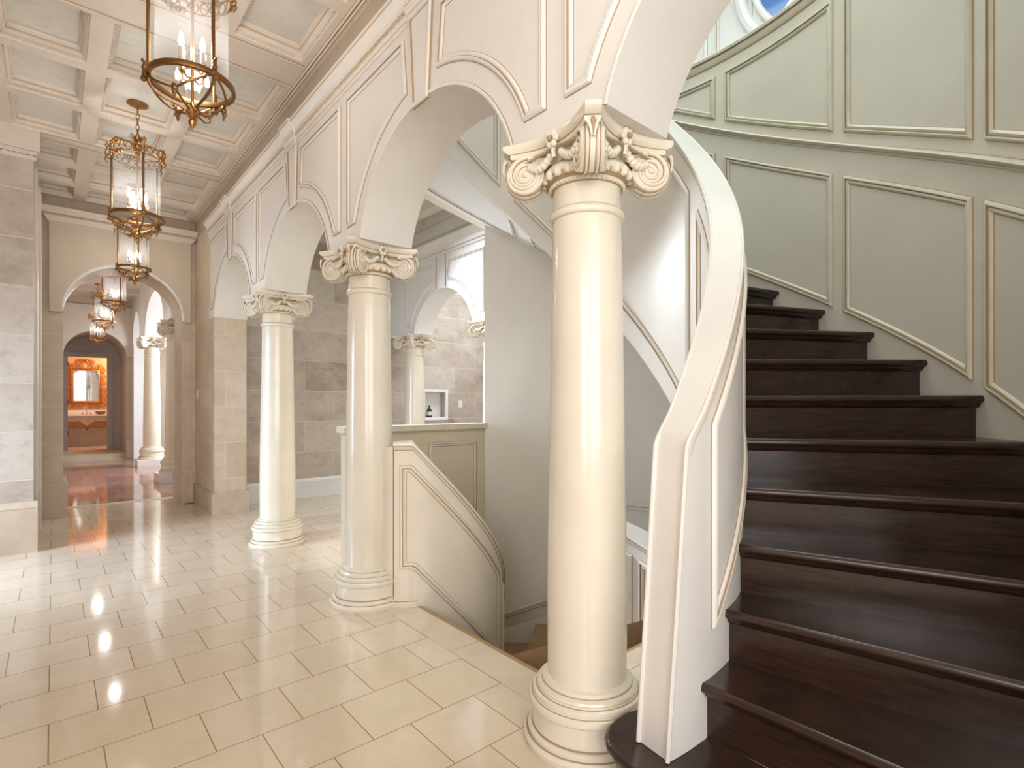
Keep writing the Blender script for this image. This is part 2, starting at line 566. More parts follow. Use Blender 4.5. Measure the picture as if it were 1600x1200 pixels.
# stone pier carrying the last arch, far part of the right wall
mb = MB()
mb.box(XF, XB, 8.02, 9.3, 0, ZS - .001); mb.box(XF, XB, 8.32, 9.3, ZS - .001, 4.3)
struct(mb.build('wall_right', 'stone_warm', smooth=0), 'travertine pier at the end of the arcade')
mb = MB(); mb.box(XF - .035, XB + .03, 7.985, 9.3, 0, .30)
struct(mb.build('baseboard_right', 'stone_plain', smooth=0), 'stone plinth of the pier at the end of the arcade')

# --- back wall of the side passage (with niche) and its baseboard
NX0, NX1, NZ0, NZ1 = 5.27, 5.73, 1.24, 1.72
mb = MB()
Y8 = 8.6
mb.box(XB, NX0, Y8, Y8 + .35, 0, 4.6); mb.box(NX1, 7.2, Y8, Y8 + .35, 0, 4.6)
mb.box(NX0, NX1, Y8, Y8 + .35, 0, NZ0); mb.box(NX0, NX1, Y8, Y8 + .35, NZ1, 4.6)
mb.box(NX0, NX1, Y8 + .2, Y8 + .35, NZ0, NZ1)
struct(mb.build('wall_back', 'stone', smooth=0), 'travertine block wall at the back of the side passage')
mb = MB()
sweep(mb, [((XB, Y8, 0), (0, -1, 0)), ((7.2, Y8, 0), (0, -1, 0))], [(.0, 0), (.022, 0), (.022, .02), (.018, .02), (.018, .24), (.024, .25), (.024, .275), (.012, .30), (0, .305)])
struct(mb.build('baseboard_back', 'white'), 'white baseboard along the travertine wall of the side passage')
mb = MB(); mb.box(6.85, 7.2, 4.0, Y8, 0, 4.6)
struct(mb.build('wall_passage', 'stone', smooth=0))

# niche frame and bottle, switches
mb = MB()
prof = [(-.05, 0, 0), (-.05, .018, 0), (-.012, .022, 0), (0, .012, 0), (.002, -.02, 0)]
molding(mb, [(NX0, NZ0), (NX1, NZ0), (NX1, NZ1), (NX0, NZ1)], lambda a, b, h: (a, Y8 - h, b), prof)
mb.box(NX0, NX1, Y8 + .17, Y8 + .199, NZ0, NZ1)
fr = mb.build('niche_frame', 'white'); tag(fr, 'square white frame lining the small niche in the travertine wall', 'frame')
bt = empty('bottle', 'dark amber bottle with a pale label standing in the square wall niche', 'bottle', (5.42, Y8 + .08, NZ0))
mb = MB(); mb.lathe([(.001, .001), (.048, .001), (.05, .01), (.05, .13), (.04, .155), (.016, .175), (.014, .20), (.001, .20)], seg=20); mb.build('body', 'amber', bt)
mb = MB(); mb.lathe([(.0515, .04), (.0515, .11)], seg=20); mb.build('label', 'plastic', bt)
mb = MB(); mb.lathe([(.001, .199), (.019, .199), (.019, .225), (.012, .235), (.001, .236)], seg=16); mb.build('cap', 'black', bt)


def switch(name, loc, rz, label):
    e = empty(name, label, 'switch', loc, rz)
    m_ = MB(); m_.box(-.045, .045, -.008, 0, -.07, .07); m_.build('plate', 'plastic', e, smooth=0)
    m_ = MB(); m_.box(-.018, .018, -.014, -.008, -.035, .035); m_.build('rocker', 'white', e, smooth=0)


switch('light_switch', (6.08, Y8, 1.5), 0, 'white light switch on the travertine wall beside the niche')
switch('thermostat', (XF, 9.12, 1.64), -PI / 2, 'small white thermostat plate on the warm stone pier right of the hall arch')

# ---------------------------------------------------------------- columns
def shaft_r(z):   # entasis between z .27 and 2.32
    t = (z - .27) / 2.05
    return .178 + .002 * sin(PI * min(1, t * 1.6)) - .024 * max(0, t - .15) ** 1.3 / (.85 ** 1.3)


def build_column(label, loc):
    c = empty('column', label, 'column', loc, 0, 'ionic arcade columns')
    m_ = MB(); base = [(.283, 0), (.287, .012), (.287, .026), (.279, .036), (.276, .040), (.268, .043), (.268, .056), (.262, .062), (.252, .066), (.248, .075), (.247, .160), (.254, .164), (.262, .172), (.264, .184), (.260, .196), (.252, .201), (.247, .203), (.244, .206), (.246, .214), (.243, .226), (.232, .231), (.227, .233), (.224, .237), (.226, .245), (.222, .254), (.210, .258), (.205, .260), (.203, .264), (.204, .270), (.198, .278), (.186, .281), (.178, .285)]
    mats = [0] * (len(base) - 1)
    for k in (4, 8, 15, 20, 26): mats[k] = 1
    m_.lathe(base, seg=64, mats=mats); m_.build('base', ['column', 'glaze'], c)
    m_ = MB(); pr = [(shaft_r(.27 + 2.05 * k / 24), .27 + 2.05 * k / 24) for k in range(25)]
    pr += [(.156, 2.322), (.164, 2.326), (.169, 2.336), (.169, 2.346), (.163, 2.356), (.156, 2.360), (.153, 2.364), (.152, 2.49)]
    mats = [0] * (len(pr) - 1); mats[24] = 1; mats[30] = 1
    m_.lathe(pr, seg=64, mats=mats); m_.build('shaft', ['column', 'soft_glaze'], c)
    cap = MB()
    cap.lathe([(.152, 2.455), (.160, 2.46), (.163, 2.468), (.170, 2.476), (.186, 2.49), (.196, 2.512), (.198, 2.53), (.188, 2.545), (.17, 2.56), (.165, 2.61), (.01, 2.615)], seg=40,
              mats=[1, 0, 0, 1, 0, 0, 0, 1, 0, 0])
    for k in range(22):      # egg and dart
        a = 2 * PI * k / 22
        cap.sphere((.19 * cos(a), .19 * sin(a), 2.507), .019, 8, 5, 0, 1.25)
        a += PI / 22; cap.sphere((.188 * cos(a), .188 * sin(a), 2.505), .007, 5, 4, 1, 2.4)
    for k in range(44):
        a = 2 * PI * k / 44; cap.sphere((.166 * cos(a), .166 * sin(a), 2.468), .0085, 6, 4, 0)
    capo = cap.build('capital', ['column', 'glaze'], c)

    def outline(h, ch, dip):
        pts = []
        for q in range(4):
            a0 = q * PI / 2
            ca, sa = cos(a0), sin(a0)
            for i in range(13):   # side facing +x, from -y to +y
                t = -1 + 2 * i / 12
                yv = t * (h - ch); xv = h - dip * (1 - t * t)
                pts.append((xv * ca - yv * sa, xv * sa + yv * ca))
        return pts
    ab = MB(); lay = [(.262, 2.606, 0), (.268, 2.612, 0), (.268, 2.628, 1), (.272, 2.631, 0), (.285, 2.640, 0), (.292, 2.652, 0), (.292, 2.669, 0)]
    rows = [[(p[0], p[1], z) for p in outline(h, .045, .075)] for h, z, m in lay]
    ab.grid(rows, closed_v=True, mats=[q[2] for q in lay[:-1]])
    ab.poly(rows[0][::-1]); ab.poly(rows[-1])
    ab.build('abacus', ['column', 'glaze'], capo)
    for q in range(4):      # volutes
        ph = PI / 4 + q * PI / 2
        e = Vector((cos(ph), sin(ph), 0)); t = Vector((-sin(ph), cos(ph), 0)); rc, zc = .278, 2.528
        vo = MB()
        N = 28

        def pt(rho, a, sd, extra=0.0):
            rr = rc + rho * cos(a); z = zc + rho * sin(a)
            wd = .030 + .22 * (rc + .085 - rr) + extra
            return e * rr + t * (sd * wd) + Vector((0, 0, z))
        for sd in (-1, 1):
            rings = [(.086, -.012, 0), (.086, .0, 0), (.080, .006, 0), (.074, .005, 0), (.070, .0, 0), (.001, .004, 0)]
            vo.grid([[pt(r_, 2 * PI * k / N, sd, x_) for k in range(N)] for r_, x_, m in rings], closed_v=True, mats=[0] * 5)
            for r0, dr, w0, mt, ph0 in ((.078, .066, .0085, 0, 0.0), (.070, .060, .004, 1, -.25)):
                sp = []
                for i in range(70):
                    u = i / 69
                    a = PI * .55 + sd * 0 - 2 * PI * 2.4 * u
                    sp.append(pt(r0 - dr * u ** .8, a, sd, .004 if mt == 0 else .003))
                vo.tube(sp, w0, 6, mt, taper=(1, .55))
            vo.sphere(pt(0, 0, sd, .006), .012, 8, 5)
        vo.grid([[pt(.086, 2 * PI * k / N, sd, -.012) for k in range(N)] for sd in (-1, 1)], closed_v=True)
        vo.grid([[pt(.0885, 2 * PI * k / N, 0, 0) + t * (sd * .012) for k in range(N)] for sd in (-1, 1)], closed_v=True, m=0)
        for sg in (-1, 1):
            for o_, w0, mt in ((.022, .006, 0), (.030, .0025, 1), (.012, .0025, 1)):
                vo.tube([pt(.0875, a, 0, 0) + t * (sg * o_) for a in [PI * .75 - PI * 1.5 * q_ / 24 for q_ in range(25)]], w0, 6, mt)
        # neck joining the bell
        vo.grid([[e * r_ + t * (sx * wd) + Vector((0, 0, z)) for sx, z in ((-1, 2.565), (-1, 2.60), (1, 2.60), (1, 2.565))] for r_, wd in ((.15, .07), (.24, .055), (.30, .035))], closed_v=True)
        # husk leaf on the outer edge
        for sd in (-1, 0, 1):
            vo.tube([e * r_ + t * (sd * o_) + Vector((0, 0, z)) for r_, o_, z in ((.372, .004, 2.535), (.380, .010, 2.565), (.376, .018, 2.592), (.366, .026, 2.608))], .009, 6, 0 if sd else 1, taper=(.5, 1))
        vo.build('volute', ['column', 'glaze'], capo)
    fe = MB()
    for q in range(4):      # garlands and central blossoms
        a0 = q * PI / 2
        def rot(x_, y_, z_): return (x_ * cos(a0) - y_ * sin(a0), x_ * sin(a0) + y_ * cos(a0), z_)
        for sd in (-1, 1):
            for i in range(7):
                t_ = i / 6; yv = sd * (.035 + .105 * t_); xv = .200 + .02 * t_; zz = 2.575 - .030 * sin(PI * t_ * .9) - .012 * t_
                fe.sphere(rot(xv, yv, zz), .021 - .0045 * abs(t_ - .4), 8, 6, 0 if i % 2 else 0, .9)
            fe.tube([rot(.21 + .02 * k / 6, sd * (.02 + .15 * k / 6), 2.602 - .004 * k) for k in range(7)], .006, 6, 1)
        for k in range(6):
            a = 2 * PI * k / 6; fe.sphere(rot(.225, .022 * cos(a), 2.632 + .024 * sin(a)), .0155, 8, 5)
        fe.sphere(rot(.24, 0, 2.632), .012, 8, 5, 1)
        fe.tube([rot(.215, 0, 2.61), rot(.218, 0, 2.585), rot(.212, 0, 2.56)], .010, 6)
    fe.build('garland', ['column', 'glaze'], capo)
    return c


col1 = build_column('large cream column beside the foot of the dark staircase, nearest of the arcade', (1.84, 1.609, 0))
copy_tree(col1, (1.84, 3.809, 0), 0, 'cream column with the low curved stair wall starting at its base, middle of the arcade')
copy_tree(col1, (1.84, 6.009, 0), 0, 'bluish-white lit column in front of the travertine block wall, third of the arcade')

# ---------------------------------------------------------------- second arcade on the far side of the passage
X2 = 4.55
mb = MB(); BAY2 = [(6.95, 1.0, 5.35, 8.6)]
c2 = bay_curve(6.95, 1.0, 4.6, 8.6)
mb.grid([[(X2, y, 4.55) for y, z in c2], [(X2, y, z) for y, z in c2], [(X2 + .36, y, z) for y, z in c2], [(X2 + .36, y, 4.55) for y, z in c2]])
w2 = struct(mb.build('wall_arcade', 'white', smooth=50), 'white panelled arch wall across the side passage')
mb = MB()
for sd in (-1, 1): spandrel(mb, 6.95, 1.0, sd, mapwall(X2, -1), half=1.15, top=3.70)
for yy in (-.16, .16):
    mb.box(X2 - .012, X2, 6.95 + yy * .8 - .008, 6.95 + yy * .8 + .008, 3.3, 3.8, 1)
mb.build('panel_molding', ['white', 'soft_glaze'], w2)
mb = MB()
sweep(mb, [((X2, 4.6, 0), (-1, 0, 0)), ((X2, 8.6, 0), (-1, 0, 0))], [(0, 3.8), (.02, 3.8), (.02, 3.84), (.03, 3.85), (.03, 3.9), (.04, 3.93), (.09, 3.99), (.10, 4.02), (0, 4.03)], [0, 0, 1, 0, 0, 0, 0, 0])
mb.build('cornice', ['white', 'soft_glaze'], w2)
mb = MB(); molding(mb, [(5.3, 4.1), (8.4, 4.1), (8.4, 4.34), (5.3, 4.34)], mapwall(X2, -1), scaled(PM, .7)); mb.build('panel_molding', ['sage', 'soft_glaze'], w2)
copy_tree(col1, (X2 + .18, 8.05, 0), 0, 'small white column left of the bottle niche, seen through the second arch')
copy_tree(col1, (X2 + .18, 5.85, 0), 0, 'white column at the right edge of the niche arch, mostly hidden by the curved wall')
# ceiling of the passage with one coffer
mb = MB(); mb.box(XB, 7.2, 5.15, 8.95, 4.5, 4.6)
mb.box(XB, 7.2, 5.15, 5.35, 4.36, 4.5); mb.box(XB, 7.2, 7.4, 7.6, 4.38, 4.5)
for xx in (2.04, 3.2, 4.2): mb.box(xx, xx + .16, 5.15, 8.6, 4.38, 4.5)
struct(mb.build('ceiling', 'sage', smooth=0), 'pale coffered ceiling over the side passage')

# ---------------------------------------------------------------- stairwell: outer curved wall
def arc(a, b, n): return [a + (b - a) * i / n for i in range(n + 1)]


A0, A1 = rad(-95), rad(51.0)
ZT = 4.64
th = arc(A0, A1, 60)
mb = MB()
for r_ in (RO, RO + .16): mb.grid([[P(t, r_, z) for t in th] for z in (-2.3, ZT)])
mb.grid([[P(t, r_, ZT) for t in th] for r_ in (RO, RO + .16)])
mb.grid([[P(A1, r_, z) for r_ in (RO, RO + .16)] for z in (-2.3, ZT)])
th2 = arc(A1, rad(92), 14)


def zsof(t): return 1.517 + .02335 * (math.degrees(t) + 24.7)


for r_ in (RO, RO + .16):
    mb.grid([[P(t, r_, zsof(t) + .17) for t in th2], [P(t, r_, ZT) for t in th2]])
mb.grid([[P(t, r_, ZT) for t in th2] for r_ in (RO, RO + .16)]); mb.grid([[P(t, r_, zsof(t) + .17) for t in th2] for r_ in (RO, RO + .16)])
wall_s = struct(mb.build('wall_stair', 'sage', smooth=50), 'pale sage panelled curved wall around the staircase')


def mapO(s_, t_, h): return P(s_ / RO, RO - h, t_)


mb = MB()
pitch = 22.45
for k in range(-1, 5):
    a, b = rad(-45.8 - k * 0 + 22.6 * (k - 1)), rad(-25.0 + 22.6 * (k - 1))
    sa, sb = a * RO, b * RO
    lo = [(sa, nos(a) + .045), (sb, nos(b) + .045), (sb, nos(b) + 1.04), (sa, nos(a) + 1.04)]
    molding(mb, lo, mapO, scaled(PM, 1.15), .12)
    za, zb = nos(a) + 1.345, nos(b) + 1.345
    if zb < 4.42:
        molding(mb, [(sa, za), (sb, zb), (sb, 4.49), (sa, 4.49)], mapO, scaled(PM, 1.15), .12)
    elif za < 4.3:
        sc2 = rad(11.0) * RO; zc2_ = nos(rad(11.0)) + 1.345
        molding(mb, [(sa, za), (sc2, zc2_), (sc2, 4.49), (sa, 4.49)], mapO, scaled(PM, 1.15), .12)
mb.build('panel_molding', ['sage_mold', 'glaze'], wall_s)
mb = MB()      # chair rail and top cap
tt = arc(A0, rad(40), 60)
RAIL = [(0, -.028, 0), (.010, -.026, 0), (.014, -.012, 1), (.018, -.010, 0), (.034, .002, 0), (.040, .014, 0), (.034, .026, 0), (.012, .030, 1), (0, .032, 0)]
sweep(mb, [(P(t, RO, nos(t) + 1.24), (-cos(t), -sin(t), 0)) for t in tt if nos(t) + 1.24 < 4.5], [(a, b) for a, b, m in RAIL], [m for a, b, m in RAIL[:-1]])
mb.build('chair_rail', ['sage_mold', 'glaze'], wall_s)
mb = MB()
tt = arc(A0, rad(92), 60)
CAPR = [(-.20, 0, 0), (-.2, .05, 0), (.03, .05, 0), (.045, .035, 0), (.04, .012, 1), (.024, .004, 0), (.02, -.03, 0), (.006, -.05, 1), (0, -.055, 0), (0, 0, 0)]
sweep(mb, [(P(t, RO, ZT), (-cos(t), -sin(t), 0)) for t in tt], [(a, b) for a, b, m in CAPR], [m for a, b, m in CAPR[:-1]])
mb.build('wall_cap', ['sage_mold', 'glaze'], wall_s)
mb = MB()      # skirting moulding of the lower flight
zl = lambda t: -.0175 * (math.degrees(t) + 15) + .25
tt = arc(rad(27), A1, 16)
SK = [(0, 0), (.006, 0), (.012, .02), (.012, .10), (.018, .11), (.022, .13), (.012, .15), (0, .155)]
sweep(mb, [(P(t, RO, zl(t) - .12), (-cos(t), -sin(t), 0)) for t in tt], SK, [1, 0, 0, 1, 0, 1, 0])
tt = arc(rad(-8), rad(27), 16)
sweep(mb, [(P(t, RO, .42), (-cos(t), -sin(t), 0)) for t in tt], [(0, 0), (.01, 0), (.016, .02), (.012, .035), (0, .04)], [1, 0, 0, 1])
sweep(mb, [(P(t, RO, .16), (-cos(t), -sin(t), 0)) for t in tt], [(0, 0), (.01, 0), (.016, .02), (.012, .035), (0, .04)], [1, 0, 0, 1])
mb.build('skirting_molding', ['sage_mold', 'glaze'], wall_s)

# ---------------------------------------------------------------- main staircase
st = empty('staircase', 'curved staircase with dark espresso treads and cream panelled inner wall', 'staircase', (0, 0, 0))
NST = 19
NOSE = [(-.005, -.002), (.0, .0), (.005, .0), (.012, -.004), (.017, -.012), (.0185, -.020), (.017, -.028), (.012, -.035), (.005, -.038), (-.004, -.039), (-.006, -.046), (-.014, -.058), (-.022, -.064), (-.026, -.066)]


def tread(i):
    t0 = T0 + DT * i; z = (i + 2) * RZ
    m_ = MB()
    rows = []
    r0, r1 = RI + .002, RO - .002
    if i == 0: r0 = RI - .0
    ext = .03 if i <= 2 else 0.0
    nr = 14
    # nosing: profile swept along the radial line, direction -tangent
    prof = [(.0185 + a - .0185, b) for a, b in NOSE]
    rr = [r0 - ext + (r1 - r0 + ext) * k / nr for k in range(nr + 1)]
    tv = (-sin(t0), cos(t0))

    def bow(r): return .0
    for a, b in prof:
        rows.append([(CX + r * cos(t0) - tv[0] * (a + bow(r)), CY + r * sin(t0) - tv[1] * (a + bow(r)), z + b) for r in rr])
    rows = [[P(t0 + DT + .02, r, z - .0005) for r in rr]] + rows
    m_.grid(rows)
    # end cap of the nosing on the open side
    m_.poly([rows[k][0] for k in range(1, len(rows))])
    m_.poly([rows[k][-1] for k in range(1, len(rows))])
    m_.grid([[P(t0 + DT + .02, r, z - .04) for r in rr], [P(t0 + .012, r, z - .04) for r in rr]])
    o = m_.build('tread', 'wood', st, smooth=40)
    return o


for i in range(0, NST): tread(i)
for i in range(0, NST + 1):
    t0 = T0 + DT * i + .010; z = (i + 2) * RZ
    m_ = MB()
    rr = [RI + .001, (RI + RO) / 2, RO - .003]
    m_.grid([[P(t0 + (.012 / r), r, zz) for r in rr] for zz in (z - RZ - .001, z - .04)])
    m_.grid([[P(t0 + (.012 / r) + .006, r, zz) for r in rr] for zz in (z - RZ - .001, z - .04)])
    m_.build('riser', 'wood', st, smooth=0)
# starting step with bullnose end
m_ = MB()
z = RZ
tS = T0 - DT
pB = [(1.86, 1.33), (1.80, 1.345), (1.74, 1.348), (1.68, 1.338), (1.63, 1.312), (1.593, 1.27), (1.572, 1.22), (1.557, 1.16)]
d0 = (cos(tS), sin(tS))
front_pts = pB + [(1.54, 1.08), (1.505, .85), (1.465, .55), (1.43, .2), (1.395, -.2)]
outl = front_pts + [(CX + RO * cos(T0) + .0, CY + RO * sin(T0) + 0), (CX + .03, CY - RI), (1.88, 1.25)]


def off_out(pts, d):
    if area2(pts) < 0: pts = pts[::-1]
    return inset(pts, -d)


outl = outl if area2(outl) > 0 else outl[::-1]
rows = [[(p[0], p[1], z + b) for p in inset(outl, -a)] for a, b in NOSE]
rows.append([(p[0], p[1], .0) for p in inset(outl, .026)])
m_.grid(rows, closed_v=True); m_.poly(rows[0])
m_.build('starting_step', 'wood', st, smooth=40)

# inner (balustrade) wall: height of its top edge
TN0 = rad(-98.2)
RW0, RW1 = 1.285, 1.43


def ztop(t):
    d = math.degrees(t)
    base = nos(t) + 1.15
    if d < -66: base = nos(t) + 1.15 - .13 * min(1, (-66 - d) / 24)
    return base


tl = [TN0, rad(-97.4), rad(-96.6), rad(-95.6), rad(-94.6)] + [rad(x) for x in (-93.6, -92.6, -91, -89, -86)]
zt_n = {0: .222, 1: .50, 2: .80, 3: 1.10, 4: 1.30, 5: 1.375, 6: 1.405}


def zt(t, k=None):
    d = math.degrees(t)
    key = [(-98.2, .222), (-93.9, 1.34), (-93.2, 1.385), (-92.2, 1.415), (-90, 1.47), (-86, 1.60), (-80, 1.785)]
    if d <= -80:
        for (a, b), (c, e) in zip(key, key[1:]):
            if d <= c: return b + (e - b) * max(0, d - a) / (c - a)
    return ztop(t) if d > -66 else 1.785 + (d + 80) / 14 * (ztop(rad(-66)) - 1.785)


dl = [-98.2, -96.8, -95.3, -93.9, -93.5, -93.2, -92.7, -92.2, -91.2, -90, -88, -86, -83] + [-80 + 3 * k for k in range(60)]
dl = [d for d in dl if d <= 96]


def zb(t):
    d = math.degrees(t)
    return max(.222 if d < -88 else 0.0, zsof(t)) if d > -90 else .2207


mb = MB()
rows = []
for r_, fn in ((RW0, zb), (RW0, zt), (RW1, zt), (RW1, zb)):
    rows.append([P(rad(d), r_, fn(rad(d))) for d in dl])
mb.grid(rows, closed_u=True)
mb.face([0, len(dl), 2 * len(dl), 3 * len(dl)])
bal = mb.build('inner_wall', 'cream', st, smooth=40)
mb = MB()     # bead along both top edges, running down the newel end
for r_ in (RW0 + .002, RW1 - .002):
    mb.tube([P(rad(d) + (-.004 if d < -93.5 else 0), r_, zt(rad(d)) - (.010 if d > -93.5 else 0)) for d in dl], .009, 8)
for r_ in (RW0 - .001, RW1 + .001):
    mb.tube([P(rad(d) + .012, r_, zt(rad(d)) - .030) for d in dl if d > -94], .0025, 5, 1)
mb.build('cap_molding', ['cream', 'soft_glaze'], bal)
mb = MB()


def mapI(s_, t_, h): return P(s_ / RI, RI + h, t_)
def mapN(s_, t_, h): return P(s_ / RW0, RW0 - h, t_)


# stair side panels
for a, b in ((-87.5, -58), (-52, 0), (6, 55)):
    pts = []
    ds = arc(a, b, 14)
    lo = [(rad(d) * RI, nos(rad(d)) + .11) for d in ds]
    hi = [(rad(d) * RI, zt(rad(d)) - .13) for d in ds[::-1]]
    if a < -80: lo = [(rad(-87.5) * RI, .62)] + [(rad(d) * RI, max(.62 + 0 * d, nos(rad(d)) + .11)) for d in ds[1:]]
    molding(mb, lo + hi, mapI, PM)
# well side panels
for a, b in ((-84, -42.3), (-36.4, 39), (44, 94)):
    ds = arc(a, b, 18)
    lo = [(rad(d) * RW0, max(.2, zsof(rad(d)) + .16)) for d in ds]
    hi = [(rad(d) * RW0, zt(rad(d)) - .19) for d in ds[::-1]]
    molding(mb, lo + hi, mapN, scaled(PM, 1.1))
mb.build('panel_molding', ['cream', 'glaze'], bal)
# soffit
mb = MB()
dd = arc(-30, 96, 42)
rs = [RW0, RI + .02, 1.8, 2.3, RO - .001]
for up in (0, .03):
    mb.grid([[P(rad(d), r_, zsof(rad(d)) + (.02 if k == 0 else .13 + .04 * (r_ - RI) / (RO - RI)) + up) for d in dd] for k, r_ in enumerate(rs[1:], 1)])
mb.grid([[P(rad(d), r_, z_) for d in dd] for r_, z_ in ((RW1, 0),)] + [[P(rad(d), RW1, 0) for d in dd]]) if False else None
sof = mb.build('soffit', 'white', st, smooth=50)
mb = MB()


def mapS(s_, r_, h):
    t = s_ / 2.0
    return P(t, r_, zsof(t) + .13 + .04 * (r_ - RI) / (RO - RI) - h)


for a, b in ((-20, 39.5), (43.5, 92)):
    sa, sb = rad(a) * 2.0, rad(b) * 2.0
    molding(mb, [(sa, RI + .12), (sb, RI + .12), (sb, RO - .12), (sa, RO - .12)], mapS, scaled(PM, .9), .1)
mb.build('panel_molding', ['white', 'glaze'], sof)

# ---------------------------------------------------------------- lower flight going down inside the well
ls = empty('lower_staircase', 'tan lower stair descending inside the curved well below the marble floor edge', 'staircase', (0, 0, 0))
for k in range(0, 9):
    a = rad(-11.5 + 12.6 * k); b = a + rad(12.9); z = -.2207 * (k + 1)
    m_ = MB()
    m_.grid([[P(t, r_, z) for t in arc(a, b, 3)] for r_ in (.25, RO - .005)])
    m_.grid([[P(a, r_, zz) for r_ in (.25, RO - .005)] for zz in (z, z + .2)])
    m_.build('tread', 'tan', ls, smooth=0)
mb = MB(); mb.box(XB - .02, 5.2, 1.9, 5.3, -2.35, -2.3)
struct(mb.build('floor', 'tan', smooth=0), 'tan floor at the bottom of the stair well')
mb = MB(); mb.box(XB - .02, XB, 1.9, 4.7, -2.3, -.13); mb.box(XB, 4.8, 1.93, 1.96, -2.3, -.13)
struct(mb.build('wall_well', 'sage', smooth=0), 'plain wall of the stair well below the floor edge')

# guard wall at the back of the well
gw = empty('guard_wall', 'low beige panelled guard wall with a flat cap at the back of the stair well', 'low wall', (2.0, 4.6, 0))
mb = MB(); mb.box(0, 1.60, 0, .12, -2.2, 1.235); mb.build('panel_wall', 'guard', gw, smooth=0)
mb = MB(); mb.box(-.03, 1.60, -.03, .15, 1.235, 1.29); mb.box(-.015, 1.6, -.015, .135, 1.215, 1.235, 1); mb.build('cap', ['sage_mold', 'soft_glaze'], gw, smooth=0)
mb = MB()
for x0, x1 in ((.10, .74), (.86, 1.48)): molding(mb, [(x0, -.3), (x1, -.3), (x1, 1.11), (x0, 1.11)], lambda a, b, h: (a, -h, b))
mb.build('panel_molding', ['sage_mold', 'glaze'], gw)

# curved low wall descending from the middle column
lw = empty('low_curved_wall', 'cream panelled low wall curving down into the stair well from the middle column', 'low wall', (2.425, 4.14, 0))
RC = .79
zr = lambda d: 1.215 if d < -121 else 1.215 - .0150 * (d + 121) if d < 60 else -1.5
dd = [-131, -128, -126, -123] + [-121 + 4 * k for k in range(34)]


def Q(d, r_, z): return (r_ * cos(rad(d)), r_ * sin(rad(d)), z)


mb = MB()
mb.grid([[Q(d, RC, -2.2) for d in dd], [Q(d, RC, zr(d) - .03) for d in dd], [Q(d, RC - .11, zr(d) - .03) for d in dd], [Q(d, RC - .11, -2.2) for d in dd]])
mb.face([0, len(dd), 2 * len(dd), 3 * len(dd)])
pq = [Q(-131.5, RC, 0), Q(-131.5, RC - .11, 0), (-.50, -.45, 0), (-.57, -.49, 0)]
mb.prism(pq, -2.2, 1.18)
mb.build('panel_wall', 'column', lw, smooth=40)
mb = MB()
CP = [(.0, -.06, 1), (.006, -.055, 0), (.010, -.04, 0), (.012, -.034, 1), (.022, -.028, 0), (.026, -.014, 0), (.020, .0, 0), (.0, .008, 0), (-.11, .008, 0), (-.13, .0, 0), (-.135, -.02, 0), (-.11, -.035, 0)]
mb.grid([[Q(d, RC + a, zr(d) + b) for d in dd] for a, b, m in CP], mats=[q[2] for q in CP[:-1]])
mb.poly([Q(dd[0], RC + a, zr(dd[0]) + b) for a, b, m in CP])
mb.build('cap_rail', ['column', 'glaze'], lw, smooth=40)
mb = MB()


def mapL(s_, t_, h): return Q(math.degrees(s_ / RC), RC + h, t_)


S = lambda d: rad(d) * RC
ds = arc(-120.5, -56, 14)
lo = [(S(-128), .275), (S(-122), .275)] + [(S(d), .275 - .0150 * (d + 121)) for d in ds]
hi = [(S(d), zr(d) - .17) for d in ds[::-1]] + [(S(-122), 1.045), (S(-128), 1.045)]
molding(mb, lo + hi, mapL, scaled(PM, 1.05))
ds = arc(-49, 20, 12)
lo = [(S(d), .275 - .0150 * (d + 121)) for d in ds]; hi = [(S(d), zr(d) - .17) for d in ds[::-1]]
molding(mb, lo + hi, mapL, scaled(PM, 1.05))
mb.build('panel_molding', ['column', 'glaze'], lw)
mb = MB()
BS = [(.0, 0, 0), (.020, 0, 0), (.022, .026, 0), (.012, .036, 1), (.008, .042, 0), (0, .05, 0)]
mb.grid([[Q(d, RC + a, b) for d in arc(-137, -119, 8)] for a, b, m in BS], mats=[q[2] for q in BS[:-1]])
mb.poly([Q(-119, RC + a, b) for a, b, m in BS])
mb.build('base_molding', ['column', 'glaze'], lw)

# panelled wall on the right of the well
rw = empty('well_side_wall', 'panelled low wall with sloping cap behind the nearest column, down in the stair well', 'low wall', (CX, CY, 0))
mb = MB()
dd = arc(-24, 22, 14)
zq = lambda d: .43 + .10 * (d + 24) / 18
mb.grid([[(r_ * cos(rad(d)), r_ * sin(rad(d)), z_(d)) for d in dd] for r_, z_ in ((1.33, lambda d: -2.2), (1.33, zq), (1.5, zq), (1.5, lambda d: -2.2))])
mb.build('panel_wall', 'cream', rw)
mb = MB()
mb.grid([[((1.33 - a) * cos(rad(d)), (1.33 - a) * sin(rad(d)), zq(d) + b) for d in dd] for a, b in ((0, -.05), (.012, -.045), (.014, -.03), (.02, -.02), (.016, 0), (-.19, .004), (-.19, -.05))], mats=[1, 0, 1, 0, 0, 0])
mb.build('cap', ['cream', 'glaze'], rw)
mb = MB()
for a, b in ((-23, -8.5), (-6, 20)):
    molding(mb, [(rad(a) * 1.33, -1.0), (rad(b) * 1.33, -1.0), (rad(b) * 1.33, zq(b) - .13), (rad(a) * 1.33, zq(a) - .13)], lambda s_, t_, h: ((1.33 - h) * cos(s_ / 1.33), (1.33 - h) * sin(s_ / 1.33), t_), PM, .08)
mb.build('panel_molding', ['cream', 'glaze'], rw)

